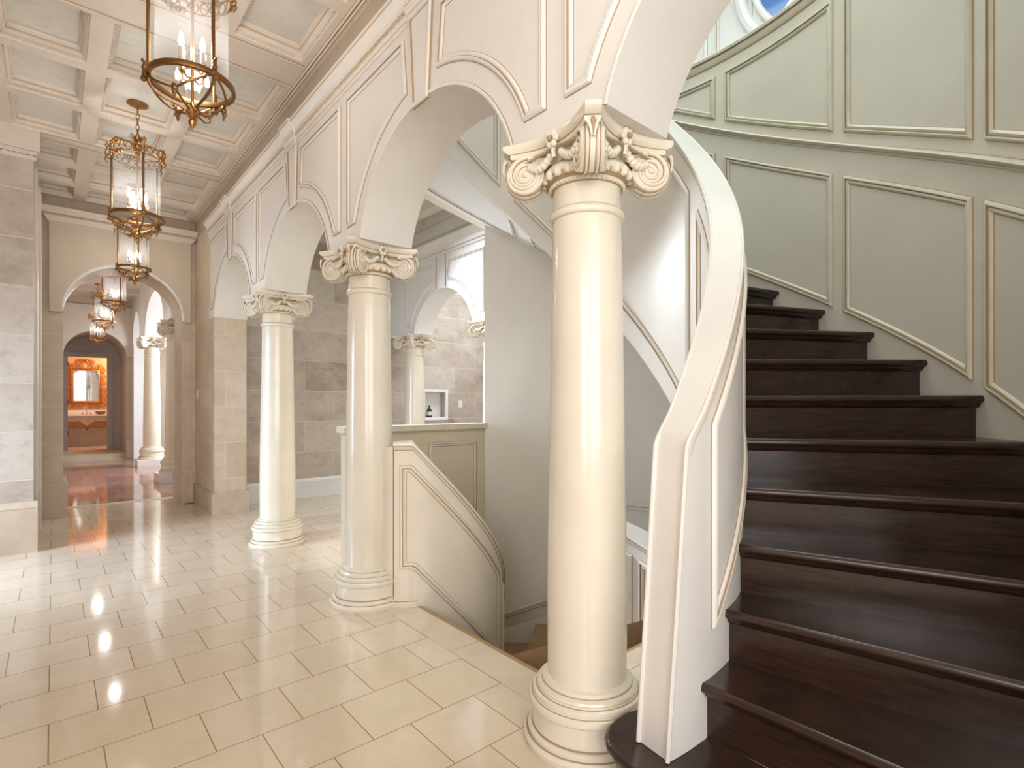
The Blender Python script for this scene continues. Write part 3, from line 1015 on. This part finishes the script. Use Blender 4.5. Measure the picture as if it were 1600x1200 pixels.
# ---------------------------------------------------------------- upstairs, seen over the cap of the curved wall
mb = MB(); mb.box(6.6, 6.8, -2.0, 8.0, 4.0, 8.0)
mb.box(1.64, 6.8, -2.0, 8.0, 7.4, 7.5); mb.box(1.7, 1.9, -.6, 8.3, 4.72, 7.5)  # unseen roof and hall-side wall, added to keep world light off the upper wall
up = struct(mb.build('wall_upper', 'white', smooth=0), 'pale upper wall beyond the stair wall cap, with an unseen light-blocking roof added')
mb = MB()
for y0, y1 in ((3.05, 3.55), (3.65, 6.0)): molding(mb, [(y0, 4.3), (y1, 4.3), (y1, 8), (y0, 8)], mapwall(6.6, -1), scaled(PM, 1.3))
mb.build('panel_molding', ['white', 'glaze'], up)
wn = struct(MB().build('window_1', 'white'), 'round-headed upstairs window with white muntins')
wn.location = (6.56, 2.05, 6.75)
mb = MB(); N = 48
for r_, w_, x_ in ((1.15, .07, .0), (.98, .04, -.0)):
    mb.tube([(x_, r_ * cos(2 * PI * k / N), r_ * sin(2 * PI * k / N)) for k in range(N)], w_, 8, closed=True)
mb.tube([(0, .45 * cos(2 * PI * k / N), .45 * sin(2 * PI * k / N)) for k in range(N)], .035, 8, closed=True)
for k in range(8): a = 2 * PI * k / 8; mb.tube([(0, .45 * cos(a), .45 * sin(a)), (0, 1.0 * cos(a), 1.0 * sin(a))], .03, 6)
mb.build('window_frame', 'white', wn)
mb = MB(); mb.poly([(.01, cos(2 * PI * k / N), sin(2 * PI * k / N)) for k in range(N)]); mb.build('window_pane', 'sky', wn)

# ---------------------------------------------------------------- hall: left wall, arch wall, ceiling
mb = MB()
mb.box(-4.0, -.15, 7.25, 9.9, 0, 4.3)
struct(mb.build('wall_left', 'stone', smooth=0), 'travertine block wall at the left edge of the hall')
mb = MB()
mb.box(-4.0, -.118, 7.215, 9.9, 0, .47); sweep(mb, [((-4.0, 7.215, 0), (0, -1, 0)), ((-.118, 7.215, 0), (0, -1, 0))], [(0, .44), (.006, .455), (.0, .49), (-.035, .515)])
struct(mb.build('baseboard_left', 'stone_plain', smooth=0), 'stone plinth of the left travertine wall')
mb = MB(); mb.box(-4.0, -.13, 7.22, 7.25, 3.96, 4.0); mb.box(-4.0, -.10, 7.17, 7.25, 4.04, 4.25)
x = -1.5
while x < -.12: mb.box(x, x + .025, 7.19, 7.22, 4.0, 4.035); x += .05
mb.box(-4.0, -.12, 7.20, 7.25, 4.0, 4.04)
struct(mb.build('trim_4', 'ceil', smooth=0), 'dentil cornice at the top of the left travertine wall')
mb = MB(); mb.box(-.15, -.105, 8.2, 8.6, 0, 4.0); mb.box(-.15, -.125, 7.55, 8.2, 0.0, 4.0)
struct(mb.build('trim_5', 'ceil', smooth=0), 'pale door casing on the left side of the hall')
# left wall further back with the garden door opening
mb = MB()
mb.box(-2.7, -2.5, -3.0, 5.4, 0, 4.3); mb.box(-2.7, -2.5, 5.4, 7.25, 2.75, 4.3)
struct(mb.build('wall_foyer', 'stone', smooth=0))

AY0, AY1, AXC, AR = 9.3, 9.95, .785, .685


def arch_slab(mb, y0, y1, x0, x1, xc, r, zs, ztop_, m=0, n=32):
    pts = [(x0, zs), (xc - r - 1e-4, zs)] + [(xc + r * cos(PI - PI * i / n), zs + r * sin(PI - PI * i / n)) for i in range(n + 1)] + [(xc + r + 1e-4, zs), (x1, zs)]
    mb.grid([[(x_, y0, ztop_) for x_, z_ in pts], [(x_, y0, z_) for x_, z_ in pts], [(x_, y1, z_) for x_, z_ in pts], [(x_, y1, ztop_) for x_, z_ in pts]])


mb = MB()
arch_slab(mb, AY0, AY1, -.15, XF, AXC, AR, 2.74, 4.3)
mb.box(-.15, .1, AY0, AY1, 0, 2.74); mb.box(1.47, XF, AY0, AY1, 0, 2.74)
wf = struct(mb.build('wall_far', 'stone_warm', smooth=50), 'warm travertine wall with a round arch at the end of the hall')
mb = MB()
arch_slab(mb, AY0 - .07, AY0 + .02, -.04, 1.57, AXC, AR, 2.72, 3.92)
mb.grid([[(-.04, y, z) for y in (AY0 - .07, AY0)] for z in (2.72, 3.92)]); mb.grid([[(1.57, y, z) for y in (AY0 - .07, AY0)] for z in (2.72, 3.92)])
mb.build('arch_panel', 'taupe', wf, smooth=50)
mb = MB()
n = 32
cv = [(AXC + AR * cos(PI - PI * i / n), 2.74 + AR * sin(PI - PI * i / n)) for i in range(n + 1)]
vv = lambda d: [(AXC + (x_ - AXC) / AR * (AR + d), 2.74 + (z_ - 2.74) / AR * (AR + d)) for x_, z_ in cv]
mb.grid([[(x_, AY0 - .07 - h, z_) for x_, z_ in vv(d)] for d, h in ((-.004, -.05), (-.004, .008), (.012, .012), (.03, .0))])
mb.build('arch_edge_molding', 'white', wf)
mb = MB()
CO = [(0, 3.90), (.02, 3.91), (.03, 3.935), (.055, 3.955), (.06, 3.965), (.062, 3.985), (.10, 3.99), (.102, 4.02), (.13, 4.045), (.135, 4.07), (-.06, 4.075)]
pth = [((-.04, AY0, 0), (-1, 0, 0)), ((-.04, AY0 - .07, 0), (-1, -1, 0)), ((1.57, AY0 - .07, 0), (1, -1, 0)), ((1.57, AY0, 0), (1, 0, 0))]
sweep(mb, pth, CO, [0, 0, 0, 0, 1, 1, 0, 0, 0, 0])
mb.build('cornice', ['ceil', 'frieze'], wf)
mb = MB()
for x0, x1 in ((-.20, .12), (1.45, XF - .0)):
    mb.box(x0, x1 + (.03 if x0 < 0 else 0), AY0 - .035, AY1 + .03, 0, .42); mb.box(x0 + .01, x1 + (.02 if x0 < 0 else 0), AY0 - .025, AY1 + .02, .42, .46)
struct(mb.build('baseboard_far', 'stone_warm', smooth=0), 'stone plinths of the hall arch')

# floor vent beside the right plinth
ve = empty('floor_vent', 'dark floor vent grille at the foot of the right arch pier', 'vent', (1.545, 9.21, 0))
mb = MB(); mb.box(-.06, .06, -.04, .04, 0, .004); mb.build('frame', 'brass_dark', ve, smooth=0)
for k in range(5):
    m_ = MB(); m_.box(-.05 + .022 * k, -.04 + .022 * k, -.033, .033, .004, .007); m_.build('slat', 'black', ve, smooth=0)

# ceiling: panel plane plus beams with moulded coffers
ZB, ZP = 4.25, 4.35
LX = [(-2.37, -1.67), (-1.53, -.99)]
XR = [(-2.45, -1.93), (-1.80, -1.12), (-.99, -.44), (-.305, .204), (.337, .885), (1.018, 1.52)]
YR = [(-2.0, -1.28), (-1.16, -.45), (-.33, .38), (.80 + 0, 1.50), (1.94, 2.66), (2.78, 3.5), (3.62, 4.34), (4.78, 5.50), (5.62, 6.33), (6.45, 7.17), (7.40, 7.95), (8.07, 8.62), (8.74, 9.22)]
mb = MB()
x_edges = sorted({-4.0, XF + .02} | {v for p in XR for v in p}); y_edges = sorted({-3.0, 9.3} | {v for p in YR for v in p})
for a, b in zip(x_edges, x_edges[1:]):
    for c, d in zip(y_edges, y_edges[1:]):
        if any(abs(p[0] - a) < 1e-6 for p in XR) and any(abs(p[0] - c) < 1e-6 for p in YR): continue
        mb.poly([(a, c, ZB), (b, c, ZB), (b, d, ZB), (a, d, ZB)])
CF = [(0, 0, 0), (.004, -.012, 0), (.004, -.030, 0), (.012, -.034, 0), (.028, -.052, 0), (.034, -.056, 1), (.036, -.074, 0), (.040, -.082, 0), (.046, -.084, 0), (.052, -.10, 0)]
for xa, xb_ in XR:
    for ya, yb in YR:
        poly = [(xa, ya), (xb_, ya), (xb_, yb), (xa, yb)]
        molding(mb, poly, lambda a, b, h: (a, b, ZB - h), CF)
        q = inset(poly, .052); mb.poly([(p[0], p[1], ZP) for p in q], 2)
mb.poly([(-4, -3, 4.6), (XF + .02, -3, 4.6), (XF + .02, 9.3, 4.6), (-4, 9.3, 4.6)])
ce = struct(mb.build('ceiling', ['ceil', 'soft_glaze', 'ceil_panel'], smooth=0), 'coffered ceiling of the hall with pale clouded panels')
mb = MB()    # raised ribs on the wide beams and the crown on the arcade side
for yy in (1.72, 4.56, 7.28):
    for o_ in (-.17, .17) if yy != 7.28 else (-.07, .07):
        sweep(mb, [((-2.5, yy + o_, ZB), (0, -1, 0)), ((1.56, yy + o_, ZB), (0, -1, 0))], [(-.014, 0), (-.010, -.008), (.0, -.012), (.010, -.008), (.014, 0)], [1, 0, 0, 1])
for xx, dz in ((1.60, 0), (1.575, 0)):
    sweep(mb, [((xx, -2.5, ZB), (-1, 0, 0)), ((xx, 9.25, ZB), (-1, 0, 0))], [(-.012, 0), (-.008, -.010), (.0, -.013), (.008, -.008), (.010, 0)], [1, 0, 0, 1])
mb.build('ceiling_molding', ['ceil', 'glaze'], ce)
mb = MB()    # small dentils inside the nearer coffers
for xa, xb_ in XR[2:]:
    for ya, yb in YR[4:10]:
        y = ya + .06
        while y < yb - .06:
            for xx in (xa + .010, xb_ - .010): mb.box(xx - .006, xx + .006, y, y + .014, ZB + .012, ZB + .028)
            y += .03
        x = xa + .06
        while x < xb_ - .06:
            for yy in (ya + .010, yb - .010): mb.box(x, x + .014, yy - .006, yy + .006, ZB + .012, ZB + .028)
            x += .03
mb.build('dentil_molding', 'ceil', ce, smooth=0)

# ---------------------------------------------------------------- rooms beyond the arch
mb = MB()
mb.box(-.9, -.7, 9.95, 18.0, 0, 4.4)
struct(mb.build('wall_far_left', 'stone_warm', smooth=0))
mb = MB(); mb.box(-.9, 4.4, 9.95, 20.4, 4.35, 4.45)
for yy in (11.2, 12.9, 14.6, 16.3): mb.box(-.9, 1.8, yy, yy + .22, 4.25, 4.35)
for xx in (-.5, .3, 1.1): mb.box(xx, xx + .16, 9.95, 18, 4.27, 4.35)
struct(mb.build('ceiling', 'ceil', smooth=0), 'beamed ceiling of the room beyond the arch')
mb = MB()
FX = 1.82
cv3 = []
for yc, y0, y1 in ((10.9, 9.95, 12.2), (13.85, 12.2, 15.5), (17.0, 15.5, 18.0)):
    h = min(yc - y0, y1 - yc) - .25; pts = [(y0, 3.1)] + [(yc + h * cos(PI - PI * i / 24), 3.1 + .82 * sin(PI - PI * i / 24)) for i in range(25)] + [(y1, 3.1)]
    cv3 += pts
mb.grid([[(FX - .17, y, 4.4) for y, z in cv3], [(FX - .17, y, z) for y, z in cv3], [(FX + .17, y, z) for y, z in cv3], [(FX + .17, y, 4.4) for y, z in cv3]])
mb.box(FX - .17, FX + .17, 17.55, 18, 0, 3.1)
struct(mb.build('wall_far_arcade', 'white', smooth=50), 'white arcade wall on the right of the room beyond the arch')
copy_tree(col1, (FX, 12.2, .16), 0, 'white column half hidden behind the right pier of the hall arch', (.98, .98, 1.10))
copy_tree(col1, (FX, 15.5, .16), 0, 'white column in the room beyond the hall arch, furthest away', (1.0, 1.0, 1.10))
for yy in (12.2, 15.5):
    m_ = MB(); m_.box(FX - .32, FX + .32, yy - .32, yy + .32, 0, .16)
    tag(m_.build('pedestal', 'white', smooth=0), 'square white pedestal under the ' + ('half hidden' if yy < 13 else 'furthest') + ' column beyond the arch', 'pedestal')
mb = MB(); mb.box(4.3, 4.5, 9.0, 18.5, 0, 4.4)
struct(mb.build('wall_far_right', 'white', smooth=0))
# second arch wall with the vaulted lobby and the powder room
mb = MB()
A2 = (.86, .66)
arch_slab(mb, 18.0, 18.5, -.9, 4.4, A2[0], A2[1], 2.8, 4.4)
mb.box(-.9, A2[0] - A2[1], 18.0, 18.5, 0, 2.8); mb.box(A2[0] + A2[1], 1.9, 18.0, 18.5, 0, 2.8); mb.box(1.9, 4.4, 18.0, 18.5, 0, 2.8)
struct(mb.build('wall_lobby', 'taupe', smooth=50), 'pale wall with the second round arch')
mb = MB(); arch_slab(mb, 17.93, 18.0, .06, 1.66, A2[0], A2[1], 2.78, 4.0); mb.box(.0, 1.72, 17.9, 18.0, 4.0, 4.12)
mb.box(1.52, 1.80, 17.93, 18.0, 0, .50)
struct(mb.build('trim_6', 'ceil', smooth=50), 'raised plaster panel around the second arch')
mb = MB(); mb.box(A2[0] - A2[1], A2[0] + A2[1], 18.0, 18.35, 0, .145); mb.box(.0, 1.7, 17.9, 17.99, -.002, .012)
struct(mb.build('trim_7', 'stone_plain', smooth=0), 'stone step under the second arch')
mb = MB()      # lobby side walls and vault
n = 24
pts = [(A2[0] - A2[1] - .02, .1)] + [(A2[0] + (A2[1] + .02) * cos(PI - PI * i / n), 2.8 + (A2[1] + .02) * sin(PI - PI * i / n)) for i in range(n + 1)] + [(A2[0] + A2[1] + .02, .1)]
mb.grid([[(x_, y, z_) for x_, z_ in pts] for y in (18.5, 20.0)])
struct(mb.build('wall_vault', 'grey', smooth=50), 'grey barrel vault and side walls of the small lobby')
DX0, DX1, DZ = .30, 1.25, 2.90
mb = MB()
mb.box(.1, DX0, 20.0, 20.15, .1, DZ); mb.box(DX1, 1.7, 20.0, 20.15, .1, DZ); mb.box(.1, 1.7, 20.0, 20.15, DZ, 3.6)
struct(mb.build('wall_end', 'grey', smooth=0), 'grey end wall of the lobby around the doorway')
mb = MB()
for x0, x1, z0, z1 in ((DX0 - .10, DX0, .15, DZ), (DX1, DX1 + .10, .15, DZ), (DX0 - .10, DX1 + .10, DZ, DZ + .10)): mb.box(x0, x1, 19.96, 20.0, z0, z1)
mb.box(DX0, DX0 + .02, 19.97, 20.2, .15, DZ); mb.box(DX1 - .02, DX1, 19.97, 20.2, .15, DZ); mb.box(DX0, DX1, 19.97, 20.2, DZ - .02, DZ)
d1 = struct(mb.build('door_1', 'grey', smooth=0), 'grey doorway casing of the powder room')
for zz in (.6, 1.15, 1.75, 2.3, 2.7)[0:1] + (1.5, 2.6):
    m_ = MB(); m_.box(DX0 + .02, DX0 + .035, 19.95, 19.99, zz, zz + .11); m_.build('hinge', 'black', d1, smooth=0)
# powder room
mb = MB(); mb.box(-.6, 2.4, 22.0, 22.1, .1, 4.0); mb.box(-.6, -.5, 20.15, 22, .1, 4.0); mb.box(2.2, 2.3, 20.15, 22, .1, 4.0); mb.box(-.6, 2.4, 20.15, 22.1, 3.6, 3.7)
struct(mb.build('wall_powder', 'orange', smooth=0), 'orange painted wall of the powder room')
mb = MB(); mb.box(-.4, 2.2, 21.9, 21.999, .148, .72)
struct(mb.build('wall_wainscot', 'stone_plain', smooth=0), 'stone wainscot below the vanity')
mi = empty('mirror', 'rectangular mirror in an ornate carved gilt frame on the orange wall', 'mirror', (.81, 21.99, 2.08))
mb = MB(); mb.box(-.33, .33, -.02, 0, -.50, .50); mb.build('mirror_glass', 'mirror', mi, smooth=0)
mb = MB(); molding(mb, [(-.40, -.57), (.40, -.57), (.40, .57), (-.40, .57)], lambda a, b, h: (a, -h, b), [(0, 0, 0), (.0, .04, 0), (.03, .07, 0), (.05, .045, 0), (.07, .05, 0), (.085, .02, 0)])
mb.build('inner_frame', 'gold', mi)
mb = MB()
random.seed(3)
def scroll(cx_, cz_, r_, turns, ph, sg, th_=.018):
    mb.tube([(cx_ + (r_ * (1 - .8 * k / 26)) * cos(ph + sg * 2 * PI * turns * k / 26), -.05, cz_ + (r_ * (1 - .8 * k / 26)) * sin(ph + sg * 2 * PI * turns * k / 26)) for k in range(27)], th_, 6, taper=(1, .5))
for sx in (-1, 1):
    for z_ in (-.55, -.33, -.11, .11, .33, .52): scroll(sx * .455, z_, .085, 1.3, PI / 2 * (1 if z_ > 0 else -1), sx)
    for x_ in (.12, .30): scroll(sx * x_, -.64, .075, 1.3, -PI / 2, sx); scroll(sx * x_, .62, .075, 1.3, PI / 2, -sx)
    scroll(sx * .12, .75, .10, 1.4, PI / 2, -sx); scroll(sx * .42, .60, .09, 1.3, PI / 2, sx)
mb.tube([(.16 * cos(a), -.05, .74 + .12 * sin(a)) for a in arc(0, PI, 12)], .02, 6)
mb.sphere((0, -.05, .80), .05, 10, 6)
mb.build('scroll_frame', 'gold', mi)
va = empty('vanity', 'wall-hung vanity with a pale marble top and carved scalloped apron under the mirror', 'vanity', (.81, 21.45, 1.155))
mb = MB(); mb.box(-.9, .9, -.05, .44, -.04, 0); mb.build('counter', 'white', va, smooth=0)
mb = MB()
pts = [(-.9 + 1.8 * k / 48, -.16 - .20 * max(0, 1 - abs((-.9 + 1.8 * k / 48)) / .16) ** .7 - .10 * abs(sin((-.9 + 1.8 * k / 48) * PI / .62)) ** .5 * 0 - .05 * (1 - cos((-.9 + 1.8 * k / 48) * 2 * PI / .62)) / 2) for k in range(49)]
mb.grid([[(x_, y_, -.04) for x_, z_ in pts] for y_ in (0,)] + [[(x_, 0, z_) for x_, z_ in pts], [(x_, .05, z_) for x_, z_ in pts]])
mb.build('apron', 'stone_plain', va)
mb = MB(); mb.sphere((0, 0, -.42), .035, 8, 6); mb.sphere((0, 0, -.48), .02, 8, 6); mb.build('finial', 'brass_dark', va)
mb = MB(); mb.box(-.3, 1.9, 21.9, 21.95, 1.16, 1.30); struct(mb.build('trim_8', 'white', smooth=0), 'pale marble backsplash of the vanity')
fa = empty('faucet', 'small brass faucet with two handles on the vanity top', 'faucet', (.81, 21.72, 1.16))
mb = MB(); mb.tube([(0, 0, 0), (0, 0, .09), (0, -.03, .12), (0, -.09, .11), (0, -.10, .085)], .011, 8); mb.build('spout', 'brass', fa)
for sx in (-1, 1): m_ = MB(); m_.tube([(sx * .1, 0, 0), (sx * .1, 0, .05)], .014, 8); m_.tube([(sx * .07, 0, .055), (sx * .13, 0, .055)], .008, 6); m_.build('handle', 'brass', fa)
mb = MB(); mb.lathe([(.001, 0), (.09, 0), (.13, .05), (.14, .10), (.13, .10), (.11, .04), (.001, .01)], seg=20)
bo = mb.build('bowl', 'brass_dark'); bo.location = (1.16, 21.62, 1.16); tag(bo, 'dark round bowl on the right end of the vanity top', 'bowl')
mb = MB(); mb.lathe([(.001, 0), (.03, 0), (.032, .01), (.03, .12), (.012, .14), (.012, .18), (.001, .18)], seg=14)
so = mb.build('soap_bottle', 'plastic'); so.location = (1.36, 21.55, 1.16); tag(so, 'pale soap bottle beside the dark bowl on the vanity', 'bottle')
def plight(name, loc, e, col, r=.08):
    d = bpy.data.lights.new(name, 'POINT'); d.energy = e; d.color = col; d.shadow_soft_size = r
    o = bpy.data.objects.new(name, d); COL.objects.link(o); o.location = loc
    return o


plight('powder_room_lamp', (1.7, 21.0, 3.0), 75, (1, .84, .66))

plight('foyer_lantern_lamp', (.63, .95, 3.38), 14, (1, .97, .93), .07)

# ---------------------------------------------------------------- lanterns
def build_lantern(label, loc, drop, Rr, yaw, power):
    """loc: ceiling point; drop: ceiling to bottom ring"""
    L = empty('lantern', label, 'lantern', loc, yaw, 'brass hanging lanterns of the hall')
    z0 = -drop; H = Rr * 2.75          # ring to crown
    zt_ = z0 + H
    k = Rr / .215
    ang = [PI, PI + 2 * PI / 3, PI + 4 * PI / 3]
    m_ = MB(); m_.lathe([(.001, 0), (.085 * k, -.001), (.088 * k, -.008), (.07 * k, -.014), (.066 * k, -.020), (.03 * k, -.026), (.014, -.04), (.001, -.042)], seg=32); m_.build('canopy', 'brass', L)
    # chain
    m_ = MB(); ztop_ = -.04; zc_ = zt_ + .20 * k; n = max(2, int(round((ztop_ - zc_) / (.055 * k))))
    for i in range(n):
        zc2 = ztop_ + (zc_ - ztop_) * (i + .5) / n; hl = (ztop_ - zc_) / n * .62
        ax = (1, 0) if i % 2 else (0, 1)
        m_.tube([(ax[0] * .013 * k * cos(a), ax[1] * .013 * k * cos(a), zc2 + hl * sin(a)) for a in [2 * PI * q / 12 for q in range(12)]], .004 * k, 6, closed=True)
    m_.build('chain', 'brass', L)
    # bulbous top stem with leaves
    m_ = MB(); m_.lathe([(.004, .23 * k + zt_), (.012 * k, .20 * k + zt_), (.035 * k, .185 * k + zt_), (.03 * k, .16 * k + zt_), (.016 * k, .15 * k + zt_), (.028 * k, .12 * k + zt_), (.03 * k, .09 * k + zt_), (.014 * k, .06 * k + zt_), (.02 * k, .02 * k + zt_), (.008 * k, -.02 * k + zt_)], seg=16)
    for q in range(6):
        a = 2 * PI * q / 6
        m_.tube([(cos(a) * r_ * k, sin(a) * r_ * k, zt_ + z_ * k) for r_, z_ in ((.02, .14), (.04, .165), (.06, .19), (.075, .185), (.07, .17))], .007 * k, 6, taper=(1, .4))
        m_.tube([(cos(a) * r_ * k, sin(a) * r_ * k, zt_ + z_ * k) for r_, z_ in ((.015, .05), (.035, .07), (.05, .10), (.045, .115))], .006 * k, 6, taper=(1, .4))
    m_.build('top_stem', 'brass', L)
    m_ = MB(); m_.tube([(0, 0, zt_ + .05 * k), (0, 0, z0 - .13 * k)], .008 * k, 10); m_.build('center_stem', 'brass', L)
    # crown band
    m_ = MB()
    N = 36
    for zz, rr_ in ((zt_ - .035 * k, .0045), (zt_ + .045 * k, .0045)):
        m_.tube([(Rr * cos(2 * PI * q / N), Rr * sin(2 * PI * q / N), zz) for q in range(N)], rr_ * k, 6, closed=True)
    for q in range(24):
        a = 2 * PI * q / 24
        c_ = Vector((Rr * cos(a), Rr * sin(a), zt_ + .005 * k)); tv = Vector((-sin(a), cos(a), 0))
        m_.tube([c_ + tv * (.024 * k * cos(b)) + Vector((0, 0, .034 * k * sin(b))) for b in [2 * PI * u / 10 for u in range(10)]], .0035 * k, 5, closed=True)
        m_.sphere(c_ + tv * .026 * k, .008 * k, 6, 4)
    for q in range(3):      # acanthus cartouches between the rods
        a = ang[q] + PI / 3
        for du in range(-2, 3):
            a2 = a + du * .13; hgt = (.055, .035, .02)[abs(du)]
            for sg in (-1, 1): m_.sphere((Rr * 1.01 * cos(a2), Rr * 1.01 * sin(a2), zt_ + .005 * k + sg * (.03 + hgt * .6) * k), .016 * k, 7, 5, 0, 1.3)
    m_.build('crown_band', 'brass', L)
    m_ = MB()
    for q in range(3):      # arched hoops to the stem and horn scrolls
        a = ang[q]; ca, sa = cos(a), sin(a)
        m_.tube([(ca * Rr * (1 - u) + 0, sa * Rr * (1 - u), zt_ + .04 * k + .10 * k * sin(PI * (.15 + .7 * u))) for u in [v / 10 * .95 for v in range(11)]], .005 * k, 6)
        m_.tube([(ca * (Rr + r_ * k), sa * (Rr + r_ * k), zt_ + z_ * k) for r_, z_ in ((0, -.06), (.03, -.045), (.05, -.01), (.045, .03), (.03, .055), (.035, .085))], .006 * k, 6, taper=(1, .7))
        for dz in (.07, .09, .105): m_.sphere((ca * (Rr + .035 * k), sa * (Rr + .035 * k), zt_ + dz * k), (.018 - (dz - .07) * .25) * k, 7, 5)
        m_.tube([(ca * (Rr + r_ * k), sa * (Rr + r_ * k), zt_ + z_ * k) for r_, z_ in ((0, .0), (.04, -.02), (.055, -.06), (.035, -.09), (.02, -.075))], .006 * k, 6, taper=(1, .6))
    m_.build('crown_scroll', 'brass', L)
    # rods
    for q in range(3):
        a = ang[q]; m_ = MB()
        m_.tube([(Rr * cos(a), Rr * sin(a), zt_ - .03 * k), (Rr * cos(a), Rr * sin(a), z0)], .0095 * k, 8); m_.build('rod', 'brass_dark', L)
    # glass
    m_ = MB(); N = 40
    m_.lathe([(Rr * .86, z0 + .012 * k), (Rr * .86, zt_ - .05 * k)], seg=N)
    m_.build('glass_cylinder', 'glass', L)
    # bottom ring: flat band
    m_ = MB(); m_.lathe([(Rr * .95, z0 - .014 * k), (Rr * 1.04, z0 - .014 * k), (Rr * 1.055, z0), (Rr * 1.04, z0 + .014 * k), (Rr * .95, z0 + .014 * k), (Rr * .94, z0), (Rr * .95, z0 - .014 * k)], seg=48); m_.build('bottom_ring', 'brass_dark', L)
    m_ = MB()
    for q in range(3):
        a = ang[q]; ca, sa = cos(a), sin(a)
        # leaf knuckle on the ring
        for r_, z_, s_ in ((1.04, 0, .022), (1.08, .03, .016), (1.06, .055, .013), (1.12, .07, .009), (1.10, -.03, .016)):
            m_.sphere((ca * Rr * r_, sa * Rr * r_, z0 + z_ * k), s_ * k, 8, 5, 0, 1.2)
        m_.tube([(ca * Rr * r_, sa * Rr * r_, z0 + z_ * k) for r_, z_ in ((1.03, -.01), (.98, -.05), (.85, -.09), (.62, -.115), (.35, -.13), (.12, -.16))], .008 * k, 8)
        # paired arcs meeting at a lower leaf
        for sg in (-1, 1):
            pts_ = []
            for u in range(9):
                f_ = u / 8; a2 = a + sg * f_ * PI / 3; rr_ = Rr * (1.02 - .30 * f_ ** 1.4)
                pts_.append((cos(a2) * rr_, sin(a2) * rr_, z0 - k * (.005 + .10 * sin(f_ * PI / 2))))
            m_.tube(pts_, .0065 * k, 6)
            m_.tube([(ca * r_ * Rr - sg * sa * o_ * k, sa * r_ * Rr + sg * ca * o_ * k, z0 + z_ * k) for r_, o_, z_ in ((.22, 0, -.155), (.34, .03, -.185), (.42, .05, -.175), (.40, .055, -.155), (.34, .05, -.16))], .006 * k, 6, taper=(1, .6))
        a2 = a + PI / 3
        for r_, z_, s_ in ((.74, -.105, .018), (.76, -.13, .014), (.75, -.15, .009), (.74, -.165, .006)): m_.sphere((cos(a2) * Rr * r_, sin(a2) * Rr * r_, z0 + z_ * k), s_ * k, 7, 5, 0, 1.3)
        m_.tube([(cos(a2) * Rr * .74, sin(a2) * Rr * .74, z0 - .11 * k), (cos(a2) * Rr * .4, sin(a2) * Rr * .4, z0 - .14 * k), (cos(a2) * Rr * .12, sin(a2) * Rr * .12, z0 - .16 * k)], .006 * k, 6)
    m_.build('scroll_arm', 'brass_dark', L)
    m_ = MB(); m_.lathe([(.006 * k, z0 - .10 * k), (.02 * k, z0 - .125 * k), (.032 * k, z0 - .15 * k), (.034 * k, z0 - .175 * k), (.02 * k, z0 - .195 * k), (.012 * k, z0 - .20 * k), (.022 * k, z0 - .215 * k), (.02 * k, z0 - .23 * k), (.006 * k, z0 - .25 * k), (.001, z0 - .262 * k)], seg=16); m_.build('finial', 'brass', L)
    # candle cluster
    m_ = MB()
    cs = []
    for q in range(4):
        a = PI / 4 + q * PI / 2; cx_, cy_ = .075 * k * cos(a), .075 * k * sin(a); cs.append((cx_, cy_))
        m_.tube([(0, 0, z0 + .045 * k), (cx_ * .5, cy_ * .5, z0 + .025 * k), (cx_, cy_, z0 + .05 * k), (cx_, cy_, z0 + .09 * k)], .0055 * k, 6)
        m_.lathe([(.001, z0 + .085 * k), (.018 * k, z0 + .09 * k), (.020 * k, z0 + .10 * k), (.001, z0 + .101 * k)], (cx_, cy_), 10)
    m_.build('candle_bracket', 'brass', L)
    for cx_, cy_ in cs:
        m_ = MB(); m_.lathe([(.013 * k, z0 + .10 * k), (.0135 * k, z0 + .175 * k), (.001, z0 + .176 * k)], (cx_, cy_), 12); cd = m_.build('candle', 'candle', L)
        m_ = MB(); m_.lathe([(.006 * k, z0 + .176 * k), (.014 * k, z0 + .195 * k), (.015 * k, z0 + .215 * k), (.008 * k, z0 + .245 * k), (.001, z0 + .265 * k)], (cx_, cy_), 12); m_.build('bulb', 'bulb', cd)
    pl = plight('lantern_lamp', (loc[0], loc[1], loc[2] + z0 + .22 * k), power, (1, .97, .94), .06 * k)
    return L


YAW0 = rad(139.2) - PI
build_lantern('large brass lantern cut off by the top of the picture, nearest of the row', (.625, 3.62, ZP), ZP - 3.39, .218, rad(-12), 11)
build_lantern('brass lantern hanging on its short chain from a round ceiling canopy in full view', (.608, 6.15, ZP), ZP - 3.27, .212, rad(-24), 11)
build_lantern('brass lantern hanging directly in front of the hall arch, third from the camera', (.80, 8.45, ZP), ZP - 3.26, .182, rad(-22), 7)
build_lantern('first brass lantern seen through the hall arch, highest of the three in the far room', (.80, 11.27, ZP), ZP - 3.23, .178, rad(-10), 8)
build_lantern('brass lantern in the far room between its two neighbours of the three', (.80, 13.7, ZP), ZP - 3.19, .182, YAW0 + rad(50), 8)
build_lantern('furthest and lowest hanging brass lantern, in front of the grey vaulted doorway', (.80, 16.0, ZP), ZP - 3.10, .165, YAW0, 8)
